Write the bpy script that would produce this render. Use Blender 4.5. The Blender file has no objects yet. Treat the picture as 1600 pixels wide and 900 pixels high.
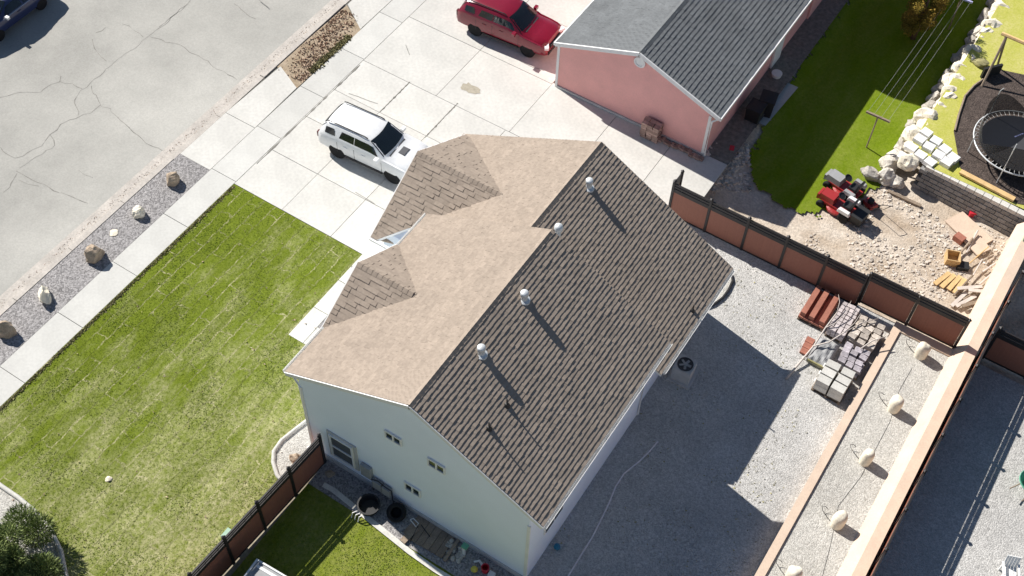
import bpy, bmesh, math, random
from mathutils import Vector, Matrix, noise
random.seed(7)
R = math.radians
SC = bpy.context.scene
COL = SC.collection

# ------------------------------------------------------------------ camera, sky, sun, exposure
CAM_H = 41.0
FPX = 1900.0                                   # focal length in photograph pixels (1600 wide)
AX = Vector((0.84015301, 0.54172675, 0.02598147))
AY = Vector((-0.45095925, 0.67116529, 0.5883646))
AZ = Vector((0.30129498, -0.50603288, 0.80817823))
cd = bpy.data.cameras.new('camera'); cam = bpy.data.objects.new('camera', cd); COL.objects.link(cam)
cam.matrix_world = Matrix(((AX.x, AY.x, AZ.x, 0), (AX.y, AY.y, AZ.y, 0), (AX.z, AY.z, AZ.z, CAM_H), (0, 0, 0, 1)))
cd.sensor_width = 36; cd.lens = FPX / 1600 * 36; cd.clip_start = 1; cd.clip_end = 2000
SC.camera = cam
SUN = Vector((-1.24, 0.25, 1.0)).normalized()
w = bpy.data.worlds.new('World'); SC.world = w; w.use_nodes = True
wn = w.node_tree.nodes; sky = wn.new('ShaderNodeTexSky'); sky.sky_type = 'NISHITA'; sky.sun_disc = False
sky.sun_elevation = math.asin(SUN.z); sky.sun_rotation = math.atan2(SUN.x, SUN.y) % (2 * math.pi)
sky.altitude = 1400; sky.air_density = 1.0; sky.dust_density = 0.6; sky.ozone_density = 1.0
bg = wn['Background']; bg.inputs['Strength'].default_value = 0.058
w.node_tree.links.new(sky.outputs[0], bg.inputs['Color'])
sl = bpy.data.lights.new('sun', 'SUN'); sun = bpy.data.objects.new('sun', sl); COL.objects.link(sun)
sl.energy = 5.0; sl.angle = R(0.53); sl.color = (1.0, 0.96, 0.905)
sun.rotation_euler = SUN.to_track_quat('Z', 'Y').to_euler(); sun.location = SUN * 60
SC.view_settings.view_transform = 'Standard'; SC.view_settings.look = 'None'
SC.view_settings.exposure = 0.52; SC.view_settings.gamma = 1.0
SC.render.engine = 'CYCLES'

# ------------------------------------------------------------------ helpers
def ray(px, py):
    return AX * ((px - 800) / FPX) + AY * (-(py - 450) / FPX) - AZ
def at(px, py, z=0.0):
    d = ray(px, py); t = (z - CAM_H) / d.z
    return Vector((d.x * t, d.y * t, z))
def at_y(px, py, Y):
    d = ray(px, py); t = Y / d.y
    return Vector((d.x * t, Y, CAM_H + d.z * t))
def on_plane(px, py, p0, n):
    d = ray(px, py); o = Vector((0, 0, CAM_H)); t = (p0 - o).dot(n) / d.dot(n)
    return o + d * t
def smooth(a, b, x):
    t = max(0, min(1, (x - a) / (b - a))); return t * t * (3 - 2 * t)
def hN(x, y):                                   # the neighbouring yard lies lower than the driveway
    return -0.8 * smooth(0, 2.6, x + 12.3) * smooth(0, 2.0, y - 33.0)
def atN(px, py, dz=0):
    z = 0
    for _ in range(8):
        p = at(px, py, z + dz); z = hN(p.x, p.y)
    return at(px, py, z + dz)

def tag(o, label=None, cat=None, group=None, kind=None):
    if label: o['label'] = label
    if cat: o['category'] = cat
    if group: o['group'] = group
    if kind: o['kind'] = kind
    return o
def thing(name, label, cat, loc=(0, 0, 0), rz=0, group=None):
    o = bpy.data.objects.new(name, None); COL.objects.link(o); o.location = loc; o.rotation_euler = (0, 0, rz)
    o.empty_display_size = .2
    return tag(o, label, cat, group)
def copy_tree(o, parent=None):
    c = o.copy(); COL.objects.link(c); c.parent = parent
    for ch in list(o.children): copy_tree(ch, c)
    return c

class MB:
    def __init__(s): s.v = []; s.f = []
    def add(s, vs, fs):
        n = len(s.v); s.v += [tuple(v) for v in vs]; s.f += [tuple(i + n for i in f) for f in fs]; return s
    def box(s, c, d, rz=0, M=None, taper=1.0):
        hx, hy, hz = d[0] / 2, d[1] / 2, d[2] / 2
        vs = [Vector((x * (taper if z > 0 else 1), y * (taper if z > 0 else 1), z)) for z in (-hz, hz) for x, y in ((-hx, -hy), (hx, -hy), (hx, hy), (-hx, hy))]
        m = M if M is not None else Matrix.Rotation(rz, 3, 'Z')
        c = Vector(c)
        return s.add([m @ v + c for v in vs], [(3, 2, 1, 0), (4, 5, 6, 7), (0, 1, 5, 4), (1, 2, 6, 5), (2, 3, 7, 6), (3, 0, 4, 7)])
    def prism(s, poly, z0, z1):
        n = len(poly)
        vs = [(p[0], p[1], z0) for p in poly] + [(p[0], p[1], z1) for p in poly]
        return s.add(vs, [tuple(reversed(range(n))), tuple(range(n, 2 * n))] + [(i, (i + 1) % n, n + (i + 1) % n, n + i) for i in range(n)])
    def slab(s, poly3, thick, down=None):       # polygon in space with thickness along its normal (downwards)
        n = len(poly3); P = [Vector(p) for p in poly3]
        nn = (P[1] - P[0]).cross(P[2] - P[0]).normalized()
        if nn.z < 0: P.reverse(); nn = -nn
        d = (Vector(down) if down else -nn) * thick
        return s.add(P + [p + d for p in P], [tuple(range(n)), tuple(reversed(range(n, 2 * n)))] + [(i, n + i, n + (i + 1) % n, (i + 1) % n) for i in range(n)])
    def tube(s, path, r, n=8, caps=True):
        P = [Vector(p) for p in path]; rs = r if isinstance(r, (list, tuple)) else [r] * len(P)
        rings = []; up = Vector((0, 0, 1))
        for i, p in enumerate(P):
            t = (P[min(i + 1, len(P) - 1)] - P[max(i - 1, 0)]).normalized()
            a = t.cross(up)
            if a.length < 1e-3: a = t.cross(Vector((1, 0, 0)))
            a.normalize(); b = t.cross(a).normalized()
            rings.append([p + (a * math.cos(2 * math.pi * k / n) + b * math.sin(2 * math.pi * k / n)) * rs[i] for k in range(n)])
        vs = [v for rg in rings for v in rg]; fs = []
        for i in range(len(P) - 1):
            for k in range(n):
                fs.append((i * n + k, i * n + (k + 1) % n, (i + 1) * n + (k + 1) % n, (i + 1) * n + k))
        if caps: fs += [tuple(reversed(range(n))), tuple(range((len(P) - 1) * n, len(P) * n))]
        return s.add(vs, fs)
    def lathe(s, prof, c=(0, 0, 0), n=20, M=None):
        c = Vector(c); vs = []; fs = []
        for r, z in prof:
            for k in range(n):
                a = 2 * math.pi * k / n; v = Vector((r * math.cos(a), r * math.sin(a), z))
                vs.append((M @ v if M is not None else v) + c)
        for i in range(len(prof) - 1):
            for k in range(n):
                fs.append((i * n + k, i * n + (k + 1) % n, (i + 1) * n + (k + 1) % n, (i + 1) * n + k))
        if prof[0][0] > 1e-4: fs.append(tuple(reversed(range(n))))
        if prof[-1][0] > 1e-4: fs.append(tuple(range((len(prof) - 1) * n, len(prof) * n)))
        return s.add(vs, fs)
    def strip(s, path, wd, z=None):
        P = [Vector(p) for p in path]; vs = []
        for i, p in enumerate(P):
            t = (P[min(i + 1, len(P) - 1)] - P[max(i - 1, 0)]); t.z = 0; t.normalize()
            sd = Vector((-t.y, t.x, 0)) * (wd[i] if isinstance(wd, list) else wd) / 2
            vs += [p + sd, p - sd]
        return s.add(vs, [(2 * i, 2 * i + 1, 2 * i + 3, 2 * i + 2) for i in range(len(P) - 1)])
    def build(s, name, mat, parent=None, sm=False, loc=None):
        me = bpy.data.meshes.new(name); me.from_pydata(s.v, [], s.f); me.update()
        bm = bmesh.new(); bm.from_mesh(me); bmesh.ops.remove_doubles(bm, verts=bm.verts, dist=1e-5)
        if len(bm.faces) < 60000: bmesh.ops.recalc_face_normals(bm, faces=bm.faces)
        bm.to_mesh(me); bm.free()
        if sm:
            for p in me.polygons: p.use_smooth = True
        me.materials.append(mat)
        o = bpy.data.objects.new(name, me); COL.objects.link(o)
        if parent is not None: o.parent = parent
        if loc is not None: o.location = loc
        return o
def smooth_angle(o, ang=35):
    me = o.data
    for p in me.polygons: p.use_smooth = True
    bm = bmesh.new(); bm.from_mesh(me)
    for e in bm.edges:
        if len(e.link_faces) == 2 and e.calc_face_angle(0) > R(ang): e.smooth = False
    bm.to_mesh(me); bm.free(); return o

# ------------------------------------------------------------------ materials
def mat(name, c, rough=.8, var=.12, scale=3.0, c2=None, fine=0.0, fscale=40, bump=0.0, bscale=40, spec=.3, metal=0, island=0.0, objrand=0.0, coat=0, detail=6, stretch=None, bdist=.01):
    m = bpy.data.materials.new(name); m.use_nodes = True; nt = m.node_tree; N = nt.nodes; L = nt.links
    b = N['Principled BSDF']; b.inputs['Roughness'].default_value = rough; b.inputs['Metallic'].default_value = metal
    b.inputs['Specular IOR Level'].default_value = spec
    if coat: b.inputs['Coat Weight'].default_value = coat; b.inputs['Coat Roughness'].default_value = .04
    tc = N.new('ShaderNodeTexCoord'); co = tc.outputs['Object']
    if stretch:
        mp = N.new('ShaderNodeMapping'); mp.inputs['Scale'].default_value = stretch; L.new(co, mp.inputs[0]); co = mp.outputs[0]
    nz = N.new('ShaderNodeTexNoise'); nz.inputs['Scale'].default_value = scale; nz.inputs['Detail'].default_value = detail; nz.inputs['Roughness'].default_value = .6
    L.new(co, nz.inputs['Vector'])
    rp = N.new('ShaderNodeValToRGB'); rp.color_ramp.elements[0].position = .32; rp.color_ramp.elements[1].position = .68
    ca = tuple(x * (1 - var) for x in c[:3]); cb = tuple(min(1, x * (1 + var)) for x in c[:3])
    if c2: ca, cb = c, c2
    rp.color_ramp.elements[0].color = (*ca, 1); rp.color_ramp.elements[1].color = (*cb, 1)
    L.new(nz.outputs[0], rp.inputs[0]); out = rp.outputs[0]
    def mul(out, sock, lo, hi):
        mr = N.new('ShaderNodeMapRange'); mr.inputs['To Min'].default_value = lo; mr.inputs['To Max'].default_value = hi; L.new(sock, mr.inputs[0])
        mx = N.new('ShaderNodeMix'); mx.data_type = 'RGBA'; mx.blend_type = 'MULTIPLY'; mx.inputs[0].default_value = 1
        L.new(out, mx.inputs[6]); L.new(mr.outputs[0], mx.inputs[7]); return mx.outputs[2]
    if fine:
        n2 = N.new('ShaderNodeTexNoise'); n2.inputs['Scale'].default_value = fscale; n2.inputs['Detail'].default_value = 3; L.new(tc.outputs['Object'], n2.inputs['Vector'])
        st = N.new('ShaderNodeMapRange'); st.inputs['From Min'].default_value = .3; st.inputs['From Max'].default_value = .7; L.new(n2.outputs[0], st.inputs[0])
        out = mul(out, st.outputs[0], 1 - fine, 1 + fine)
    if island:
        g = N.new('ShaderNodeNewGeometry'); out = mul(out, g.outputs['Random Per Island'], 1 - island, 1 + island)
    if objrand:
        oi = N.new('ShaderNodeObjectInfo'); out = mul(out, oi.outputs['Random'], 1 - objrand, 1 + objrand)
    L.new(out, b.inputs['Base Color'])
    if bump:
        n3 = N.new('ShaderNodeTexNoise'); n3.inputs['Scale'].default_value = bscale; n3.inputs['Detail'].default_value = 5; L.new(tc.outputs['Object'], n3.inputs['Vector'])
        bp = N.new('ShaderNodeBump'); bp.inputs['Strength'].default_value = bump; bp.inputs['Distance'].default_value = bdist
        L.new(n3.outputs[0], bp.inputs['Height']); L.new(bp.outputs[0], b.inputs['Normal'])
    m['out'] = 1
    return m
def plain(name, c, rough=.5, metal=0, spec=.5, coat=0): return mat(name, c, rough, .05, 6, spec=spec, metal=metal, coat=coat)

def lawn_mat(name, ga, gb, straw, seams=True):
    m = bpy.data.materials.new(name); m.use_nodes = True; nt = m.node_tree; N = nt.nodes; L = nt.links; b = N['Principled BSDF']
    b.inputs['Roughness'].default_value = 1; b.inputs['Specular IOR Level'].default_value = 0
    tc = N.new('ShaderNodeTexCoord'); co = tc.outputs['Object']
    def noi(s, d=4, r=.6, src=co):
        n = N.new('ShaderNodeTexNoise'); n.inputs['Scale'].default_value = s; n.inputs['Detail'].default_value = d; n.inputs['Roughness'].default_value = r; L.new(src, n.inputs['Vector']); return n.outputs[0]
    def ramp(s, a, b_, ca=(0, 0, 0, 1), cb=(1, 1, 1, 1)):
        r = N.new('ShaderNodeValToRGB'); r.color_ramp.elements[0].position = a; r.color_ramp.elements[1].position = b_
        r.color_ramp.elements[0].color = ca; r.color_ramp.elements[1].color = cb; L.new(s, r.inputs[0]); return r.outputs[0]
    def mix(f, a, b_, mode='MIX'):
        x = N.new('ShaderNodeMix'); x.data_type = 'RGBA'; x.blend_type = mode
        if isinstance(f, float): x.inputs[0].default_value = f
        else: L.new(f, x.inputs[0])
        L.new(a, x.inputs[6])
        if isinstance(b_, tuple): x.inputs[7].default_value = b_
        else: L.new(b_, x.inputs[7])
        return x.outputs[2]
    def math_(op, a, b_):
        x = N.new('ShaderNodeMath'); x.operation = op
        for i, s in enumerate((a, b_)):
            if isinstance(s, (int, float)): x.inputs[i].default_value = s
            else: L.new(s, x.inputs[i])
        return x.outputs[0]
    base = ramp(noi(9, 8, .75), .3, .7, (*ga, 1), (*gb, 1))
    dk = N.new('ShaderNodeMath'); dk.operation = 'MULTIPLY'; dk.inputs[1].default_value = .55; L.new(ramp(noi(45, 3), .40, .75), dk.inputs[0])
    base = mix(dk.outputs[0], base, (ga[0] * .45, ga[1] * .48, ga[2] * .4, 1))
    # dry patches
    sx = N.new('ShaderNodeSeparateXYZ'); L.new(co, sx.inputs[0])
    bx = N.new('ShaderNodeMapRange'); bx.inputs['From Min'].default_value = -27; bx.inputs['From Max'].default_value = -18; bx.inputs['To Min'].default_value = -.10 if seams else 0; bx.inputs['To Max'].default_value = .10 if seams else 0; L.new(sx.outputs[0], bx.inputs[0])
    by = N.new('ShaderNodeMapRange'); by.inputs['From Min'].default_value = 9; by.inputs['From Max'].default_value = 20; by.inputs['To Min'].default_value = .06 if seams else 0; by.inputs['To Max'].default_value = -.06 if seams else 0; L.new(sx.outputs[1], by.inputs[0])
    mpd = N.new('ShaderNodeMapping'); mpd.inputs['Scale'].default_value = (1.5, .55, 1); L.new(co, mpd.inputs[0])
    dry = ramp(math_('ADD', math_('ADD', noi(.7, 7, .72, mpd.outputs[0]), bx.outputs[0]), by.outputs[0]), .38, .68)
    dry2 = math_('MULTIPLY', dry, ramp(noi(7, 4, .7), .3, .7))
    base = mix(dry2, base, (*straw, 1))
    if seams:
        mp = N.new('ShaderNodeMapping'); mp.inputs['Rotation'].default_value = (0, 0, R(90)); L.new(co, mp.inputs[0])
        nv = N.new('ShaderNodeTexNoise'); nv.inputs['Scale'].default_value = 2.5; L.new(co, nv.inputs['Vector'])
        vm = N.new('ShaderNodeVectorMath'); vm.operation = 'MULTIPLY_ADD'; vm.inputs[1].default_value = (.5, .22, 0); L.new(nv.outputs['Color'], vm.inputs[0]); L.new(mp.outputs[0], vm.inputs[2])
        br = N.new('ShaderNodeTexBrick'); br.inputs['Scale'].default_value = 1; br.inputs['Brick Width'].default_value = 1.9; br.inputs['Row Height'].default_value = .58
        br.inputs['Mortar Size'].default_value = .035; br.inputs['Mortar Smooth'].default_value = .4; br.inputs['Color1'].default_value = (.35, .35, .35, 1); br.inputs['Color2'].default_value = (.65, .65, .65, 1)
        L.new(vm.outputs[0], br.inputs['Vector'])
        per = N.new('ShaderNodeMapRange'); per.inputs['To Min'].default_value = .72; per.inputs['To Max'].default_value = 1.28; L.new(br.outputs['Color'], per.inputs[0])
        base = mix(1.0, base, per.outputs[0], 'MULTIPLY')
        sm_ = math_('MULTIPLY', br.outputs['Fac'], ramp(noi(.6, 5, .75), .42, .62))
        sm_ = math_('MULTIPLY', sm_, ramp(noi(14, 3), .3, .6))
        base = mix(math_('MULTIPLY', sm_, .95), base, (straw[0] * 1.05, straw[1] * 1.05, straw[2] * 1.05, 1))
    L.new(base, b.inputs['Base Color'])
    bp = N.new('ShaderNodeBump'); bp.inputs['Strength'].default_value = .55; bp.inputs['Distance'].default_value = .04
    L.new(noi(22, 6, .8), bp.inputs['Height']); L.new(bp.outputs[0], b.inputs['Normal'])
    return m

def gravel_mat(name, ca, cb, scale=22):
    m = bpy.data.materials.new(name); m.use_nodes = True; nt = m.node_tree; N = nt.nodes; L = nt.links; b = N['Principled BSDF']
    b.inputs['Roughness'].default_value = .9; b.inputs['Specular IOR Level'].default_value = .2
    tc = N.new('ShaderNodeTexCoord'); co = tc.outputs['Object']
    vo = N.new('ShaderNodeTexVoronoi'); vo.inputs['Scale'].default_value = scale; L.new(co, vo.inputs['Vector'])
    sep = N.new('ShaderNodeSeparateColor'); L.new(vo.outputs['Color'], sep.inputs[0])
    rp = N.new('ShaderNodeValToRGB'); rp.color_ramp.elements[0].color = (*ca, 1); rp.color_ramp.elements[1].color = (*cb, 1); L.new(sep.outputs[0], rp.inputs[0])
    nz = N.new('ShaderNodeTexNoise'); nz.inputs['Scale'].default_value = .35; nz.inputs['Detail'].default_value = 10; nz.inputs['Roughness'].default_value = .7; L.new(co, nz.inputs['Vector'])
    mr = N.new('ShaderNodeMapRange'); mr.inputs['From Min'].default_value = .3; mr.inputs['From Max'].default_value = .7; mr.inputs['To Min'].default_value = .84; mr.inputs['To Max'].default_value = 1.15; L.new(nz.outputs[0], mr.inputs[0])
    mx = N.new('ShaderNodeMix'); mx.data_type = 'RGBA'; mx.blend_type = 'MULTIPLY'; mx.inputs[0].default_value = 1; L.new(rp.outputs[0], mx.inputs[6]); L.new(mr.outputs[0], mx.inputs[7])
    n2 = N.new('ShaderNodeTexNoise'); n2.inputs['Scale'].default_value = 7; n2.inputs['Detail'].default_value = 6; n2.inputs['Roughness'].default_value = .8; L.new(co, n2.inputs['Vector'])
    m2 = N.new('ShaderNodeMapRange'); m2.inputs['From Min'].default_value = .35; m2.inputs['From Max'].default_value = .65; m2.inputs['To Min'].default_value = .85; m2.inputs['To Max'].default_value = 1.13; L.new(n2.outputs[0], m2.inputs[0])
    mx2 = N.new('ShaderNodeMix'); mx2.data_type = 'RGBA'; mx2.blend_type = 'MULTIPLY'; mx2.inputs[0].default_value = 1; L.new(mx.outputs[2], mx2.inputs[6]); L.new(m2.outputs[0], mx2.inputs[7])
    L.new(mx2.outputs[2], b.inputs['Base Color'])
    bp = N.new('ShaderNodeBump'); bp.inputs['Strength'].default_value = .8; bp.inputs['Distance'].default_value = .02
    L.new(vo.outputs['Distance'], bp.inputs['Height']); bp.invert = True; L.new(bp.outputs[0], b.inputs['Normal'])
    return m

M = {}
M['asphalt'] = mat('asphalt', (.30, .292, .265), .9, scale=.13, c2=(.49, .475, .43), fine=.08, fscale=14, bump=.3, bscale=60, detail=9)
M['crack'] = mat('crack_tar', (.25, .24, .215), .9, .35, 3)
M['gutter'] = mat('gutter_concrete', (.50, .46, .41), .9, .14, 1.2, fine=.12, fscale=12)
M['concrete'] = mat('concrete', (.59, .575, .53), .85, .09, .45, fine=.06, fscale=7, bump=.15, bscale=80, objrand=.05)
M['concrete2'] = mat('sidewalk_concrete', (.57, .56, .52), .85, .07, .7, fine=.05, fscale=9, objrand=.05)
M['joint'] = mat('joint_dirt', (.20, .19, .165), .95, .3, 5)
M['stain'] = mat('oil_stain', (.40, .36, .28), .8, .15, 8)
M['gravel_dark'] = gravel_mat('street_gravel', (.18, .172, .168), (.43, .41, .40), 18)
M['gravel'] = gravel_mat('yard_gravel', (.36, .35, .33), (.57, .555, .525), 24)
M['gravel_pl'] = gravel_mat('planter_gravel', (.38, .362, .325), (.60, .578, .525), 24)
M['lawn'] = lawn_mat('front_lawn', (.12, .166, .011), (.215, .258, .04), (.48, .45, .25))
M['lawn2'] = lawn_mat('side_lawn', (.12, .17, .012), (.26, .30, .04), (.36, .34, .13), False)
M['lawn3'] = lawn_mat('neighbour_lawn', (.11, .175, .006), (.21, .285, .02), (.26, .29, .06), False)
M['lawn4'] = lawn_mat('terrace_lawn', (.40, .42, .06), (.58, .56, .14), (.62, .56, .25), False)
M['blade'] = mat('grass_blade', (.115, .18, .018), .8, scale=.35, c2=(.26, .31, .095), island=.3, spec=0)
M['dirt'] = mat('dirt', (.40, .315, .23), .95, scale=.7, c2=(.61, .535, .445), fine=.2, fscale=9, bump=.8, bscale=14, bdist=.04, detail=10)
M['dirt_patch'] = mat('dirt_patch', (.30, .23, .15), .95, scale=2, c2=(.42, .34, .25), fine=.2, fscale=12, bump=.5, bscale=20)
M['leaf_litter'] = mat('leaf_litter', (.36, .23, .15), .9, scale=3, c2=(.55, .42, .32), island=.45)
M['weed'] = mat('weed', (.22, .20, .09), .9, scale=3, c2=(.36, .33, .17), island=.4)
M['mulch'] = mat('mulch', (.085, .065, .055), .95, .3, 4, fine=.5, fscale=14, bump=1, bscale=14, bdist=.05)
M['ground'] = mat('ground_soil', (.30, .26, .19), .95, .2, .4, fine=.2, fscale=6)
M['roof'] = mat('shingle_brown', (.335, .275, .222), .92, .07, .8, fine=.10, fscale=9, island=.07, spec=.15, bump=.25, bscale=60)
M['roof_pink'] = mat('shingle_grey', (.16, .168, .172), .92, .14, .9, fine=.10, fscale=9, island=.06, spec=.15, bump=.25, bscale=60)
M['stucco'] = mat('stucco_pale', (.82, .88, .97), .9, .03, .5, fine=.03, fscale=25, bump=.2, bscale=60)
M['pink'] = mat('stucco_pink', (.80, .41, .375), .9, .05, 1.2, fine=.04, fscale=20, bump=.2, bscale=50)
M['white'] = mat('white_trim', (.80, .79, .76), .6, .04, 3)
M['offwhite'] = mat('foundation', (.52, .51, .49), .9, .1, 3)
M['glass'] = plain('window_glass', (.03, .04, .05), .08, spec=.6)
M['screen'] = plain('window_screen', (.10, .11, .12), .5)
M['galv'] = mat('galvanised', (.66, .68, .68), .5, .08, 6, metal=.25)
M['darkmetal'] = plain('dark_metal', (.035, .035, .04), .45)
M['grey'] = mat('grey_metal', (.33, .33, .33), .5, .08, 5)
M['fence'] = mat('fence_brown', (.30, .125, .085), .6, .06, 1.5, fine=.05, fscale=10, stretch=(14, 14, .4), objrand=.10)
M['fenceblk'] = plain('fence_black', (.022, .018, .018), .5)
M['tan'] = mat('stucco_tan', (.64, .50, .385), .9, .06, 1.5, fine=.05, fscale=15, bump=.3, bscale=50)
M['rock_tan'] = mat('boulder_tan', (.42, .33, .24), .9, .25, 2.2, fine=.2, fscale=12, bump=.6, bscale=9, bdist=.04)
M['rock_pale'] = mat('boulder_pale', (.78, .71, .57), .9, .08, 2.5, fine=.12, fscale=12, bump=.5, bscale=9, bdist=.03)
M['rock_wall'] = mat('wall_stone', (.52, .48, .42), .9, .2, 1.5, fine=.2, fscale=7, bump=.6, bscale=8, bdist=.04, objrand=.25)
M['block'] = mat('grey_block', (.24, .235, .23), .9, .15, 3, fine=.15, fscale=15, objrand=.2)
M['paleblock'] = mat('pale_block', (.60, .58, .53), .9, .1, 3, fine=.1, fscale=15, objrand=.12)
M['brick'] = mat('paver_brick', (.36, .24, .20), .9, .15, 6, fine=.15, fscale=15, objrand=.3)
M['brickpale'] = mat('pale_brick', (.56, .50, .49), .9, .15, 6, objrand=.2)
M['stonep'] = mat('stacked_stone', (.50, .44, .38), .9, .2, 4, fine=.2, fscale=12, objrand=.3)
M['stoneg'] = mat('stacked_stone_grey', (.44, .40, .42), .9, .2, 4, fine=.2, fscale=12, objrand=.25)
M['rust'] = mat('rust_red', (.36, .145, .10), .8, .12, 3, fine=.1, fscale=14)
M['wood'] = mat('weathered_wood', (.27, .21, .155), .85, .2, 3, fine=.2, fscale=20, objrand=.15, stretch=(1, 1, 1))
M['woody'] = mat('fresh_lumber', (.62, .42, .20), .8, .15, 3, fine=.1, fscale=20, objrand=.25)
M['branch'] = mat('bleached_branch', (.55, .49, .44), .9, .12, 5)
M['bark'] = mat('bark', (.17, .10, .06), .95, .3, 8, bump=.6, bscale=18)
M['needle'] = mat('pine_needles', (.11, .155, .045), .85, scale=1.5, c2=(.28, .33, .13), island=.4, spec=.1)
M['autumn'] = mat('autumn_leaf', (.20, .17, .03), .8, scale=.9, c2=(.36, .20, .04), island=.45, spec=.1)
M['tarp'] = mat('grey_tarp', (.30, .30, .30), .7, .15, 3, bump=.8, bscale=6, bdist=.05)
M['tyre'] = plain('rubber', (.018, .018, .019), .8, spec=.2)
M['rim_dark'] = plain('dark_wheel', (.09, .09, .095), .4)
M['rim_alloy'] = plain('alloy_wheel', (.75, .75, .75), .4, metal=.15)
M['car_white'] = plain('paint_white', (.80, .80, .79), .3, coat=.6)
M['car_red'] = plain('paint_red', (.21, .004, .02), .3, coat=.7)
M['car_blue'] = plain('paint_blue', (.02, .03, .09), .3, coat=.7)
M['car_glass'] = plain('car_glass', (.012, .018, .022), .06, spec=.7)
M['chrome'] = plain('chrome', (.7, .7, .7), .15, metal=1)
M['lamp'] = plain('headlamp', (.75, .77, .78), .12, spec=.8)
M['taillamp'] = plain('taillamp', (.12, .02, .02), .3)
M['black'] = plain('black_plastic', (.02, .02, .021), .55)
M['mower_red'] = plain('mower_red', (.36, .03, .03), .4, coat=.2)
M['red_plastic'] = plain('red_plastic', (.55, .02, .04), .5)
M['green_plastic'] = plain('green_plastic', (.12, .38, .25), .5)
M['mint'] = plain('mint_paint', (.32, .50, .38), .6)
M['blue_plastic'] = plain('blue_plastic', (.01, .18, .30), .4)
M['white_plastic'] = plain('white_plastic', (.78, .78, .76), .45)
M['yellow_plastic'] = plain('yellow_plastic', (.65, .55, .08), .5)
M['tramp'] = plain('trampoline_mat', (.05, .05, .055), .7)
M['hose'] = mat('garden_hose', (.78, .74, .76), .7, .1, 6)
M['cloth_lav'] = plain('lavender_wood', (.45, .46, .70), .7)
M['river'] = mat('river_stone', (.45, .42, .36), .8, .2, 4, objrand=.35)

def net_mat():
    m = bpy.data.materials.new('safety_net'); m.use_nodes = True; nt = m.node_tree; N = nt.nodes; L = nt.links
    b = N['Principled BSDF']; b.inputs['Base Color'].default_value = (.02, .02, .022, 1); b.inputs['Roughness'].default_value = .8
    tr = N.new('ShaderNodeBsdfTransparent'); mx = N.new('ShaderNodeMixShader'); mx.inputs[0].default_value = .8
    L.new(tr.outputs[0], mx.inputs[1]); L.new(b.outputs[0], mx.inputs[2]); L.new(mx.outputs[0], N['Material Output'].inputs[0]); return m
M['net'] = net_mat()

# ------------------------------------------------------------------ setting: ground, street, pavements
def sheet(name, poly, z, m, label=None, parent=None):
    o = MB().add([(x, y, z) for x, y in poly], [tuple(range(len(poly)))]).build(name, m, parent)
    if parent is None: tag(o, kind='structure')
    return o
def rect(x0, x1, y0, y1): return [(x0, y0), (x1, y0), (x1, y1), (x0, y1)]
def grid_sheet(name, x0, x1, y0, y1, fn, m, res=.5, inside=None):
    nx = max(1, int((x1 - x0) / res)); ny = max(1, int((y1 - y0) / res)); mb = MB()
    vs = [(x0 + (x1 - x0) * i / nx, y0 + (y1 - y0) * j / ny) for j in range(ny + 1) for i in range(nx + 1)]
    fs = []
    for j in range(ny):
        for i in range(nx):
            a = j * (nx + 1) + i
            if inside:
                cx = x0 + (x1 - x0) * (i + .5) / nx; cy = y0 + (y1 - y0) * (j + .5) / ny
                if not inside(cx, cy): continue
            fs.append((a, a + 1, a + nx + 2, a + nx + 1))
    mb.add([(x, y, fn(x, y)) for x, y in vs], fs)
    return tag(mb.build(name, m, sm=True), kind='structure')

def ground_h(x, y):
    return -.05 + (hN(x, y) - .1 * smooth(33, 34, y) if x > -12.3 and y > 33 else 0)
gm = MB(); n = 60
xs = [-900, -300, -120] + [-70 + i * 2 for i in range(56)] + [80, 200, 600, 900]
ys = [-900, -300, -60] + [-20 + i * 2 for i in range(56)] + [140, 300, 700, 1500]
gm.add([(x, y, ground_h(x, y)) for y in ys for x in xs], [(j * len(xs) + i, j * len(xs) + i + 1, (j + 1) * len(xs) + i + 1, (j + 1) * len(xs) + i) for j in range(len(ys) - 1) for i in range(len(xs) - 1)])
tag(gm.build('ground', M['ground']), kind='structure')

street = sheet('street', rect(-58, -32.45, -30, 130), -.03, M['asphalt'])
cracks = [[(0, 151), (20, 146), (47, 143), (62, 145), (78, 132), (93, 127), (95, 118)], [(93, 127), (113, 131), (128, 138)],
    [(298, 0), (262, 33), (235, 52), (222, 65), (185, 93), (142, 128), (128, 140), (117, 155), (122, 180)], [(193, 37), (210, 45), (223, 57)],
    [(232, 56), (260, 65), (280, 70), (310, 87), (340, 107), (370, 124)], [(140, 134), (150, 150), (157, 165), (170, 169), (190, 187), (207, 205), (230, 222), (255, 236)],
    [(155, 165), (140, 175), (118, 183), (95, 195), (78, 211), (62, 228), (50, 235), (25, 247), (12, 240), (0, 229)], [(78, 212), (88, 226), (64, 241), (48, 252), (30, 262)],
    [(26, 266), (45, 276), (60, 283), (75, 291), (92, 300)], [(93, 300), (115, 306), (137, 317)], [(28, 270), (18, 285), (5, 300)], [(30, 281), (45, 288), (60, 290)],
    [(147, 60), (147, 75), (155, 88), (166, 95)], [(150, 52), (165, 42)], [(365, 5), (380, 18), (400, 29)], [(250, 40), (268, 25), (290, 8)], [(120, 265), (130, 272), (145, 277)]]
mb = None
for c in cracks:
    pts = []
    for i in range(len(c) - 1):
        a = at(*c[i]); b = at(*c[i + 1])
        k = max(1, int((b - a).length / .25))
        for q in range(k): pts.append(a.lerp(b, q / k) + Vector((random.uniform(-.07, .07), random.uniform(-.07, .07), 0)))
    pts.append(at(*c[-1]))
    for p in pts: p.z = -.025
    MB().strip(pts, [random.uniform(.008, .045) for _ in pts]).build('crack', M['crack'], street)
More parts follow.
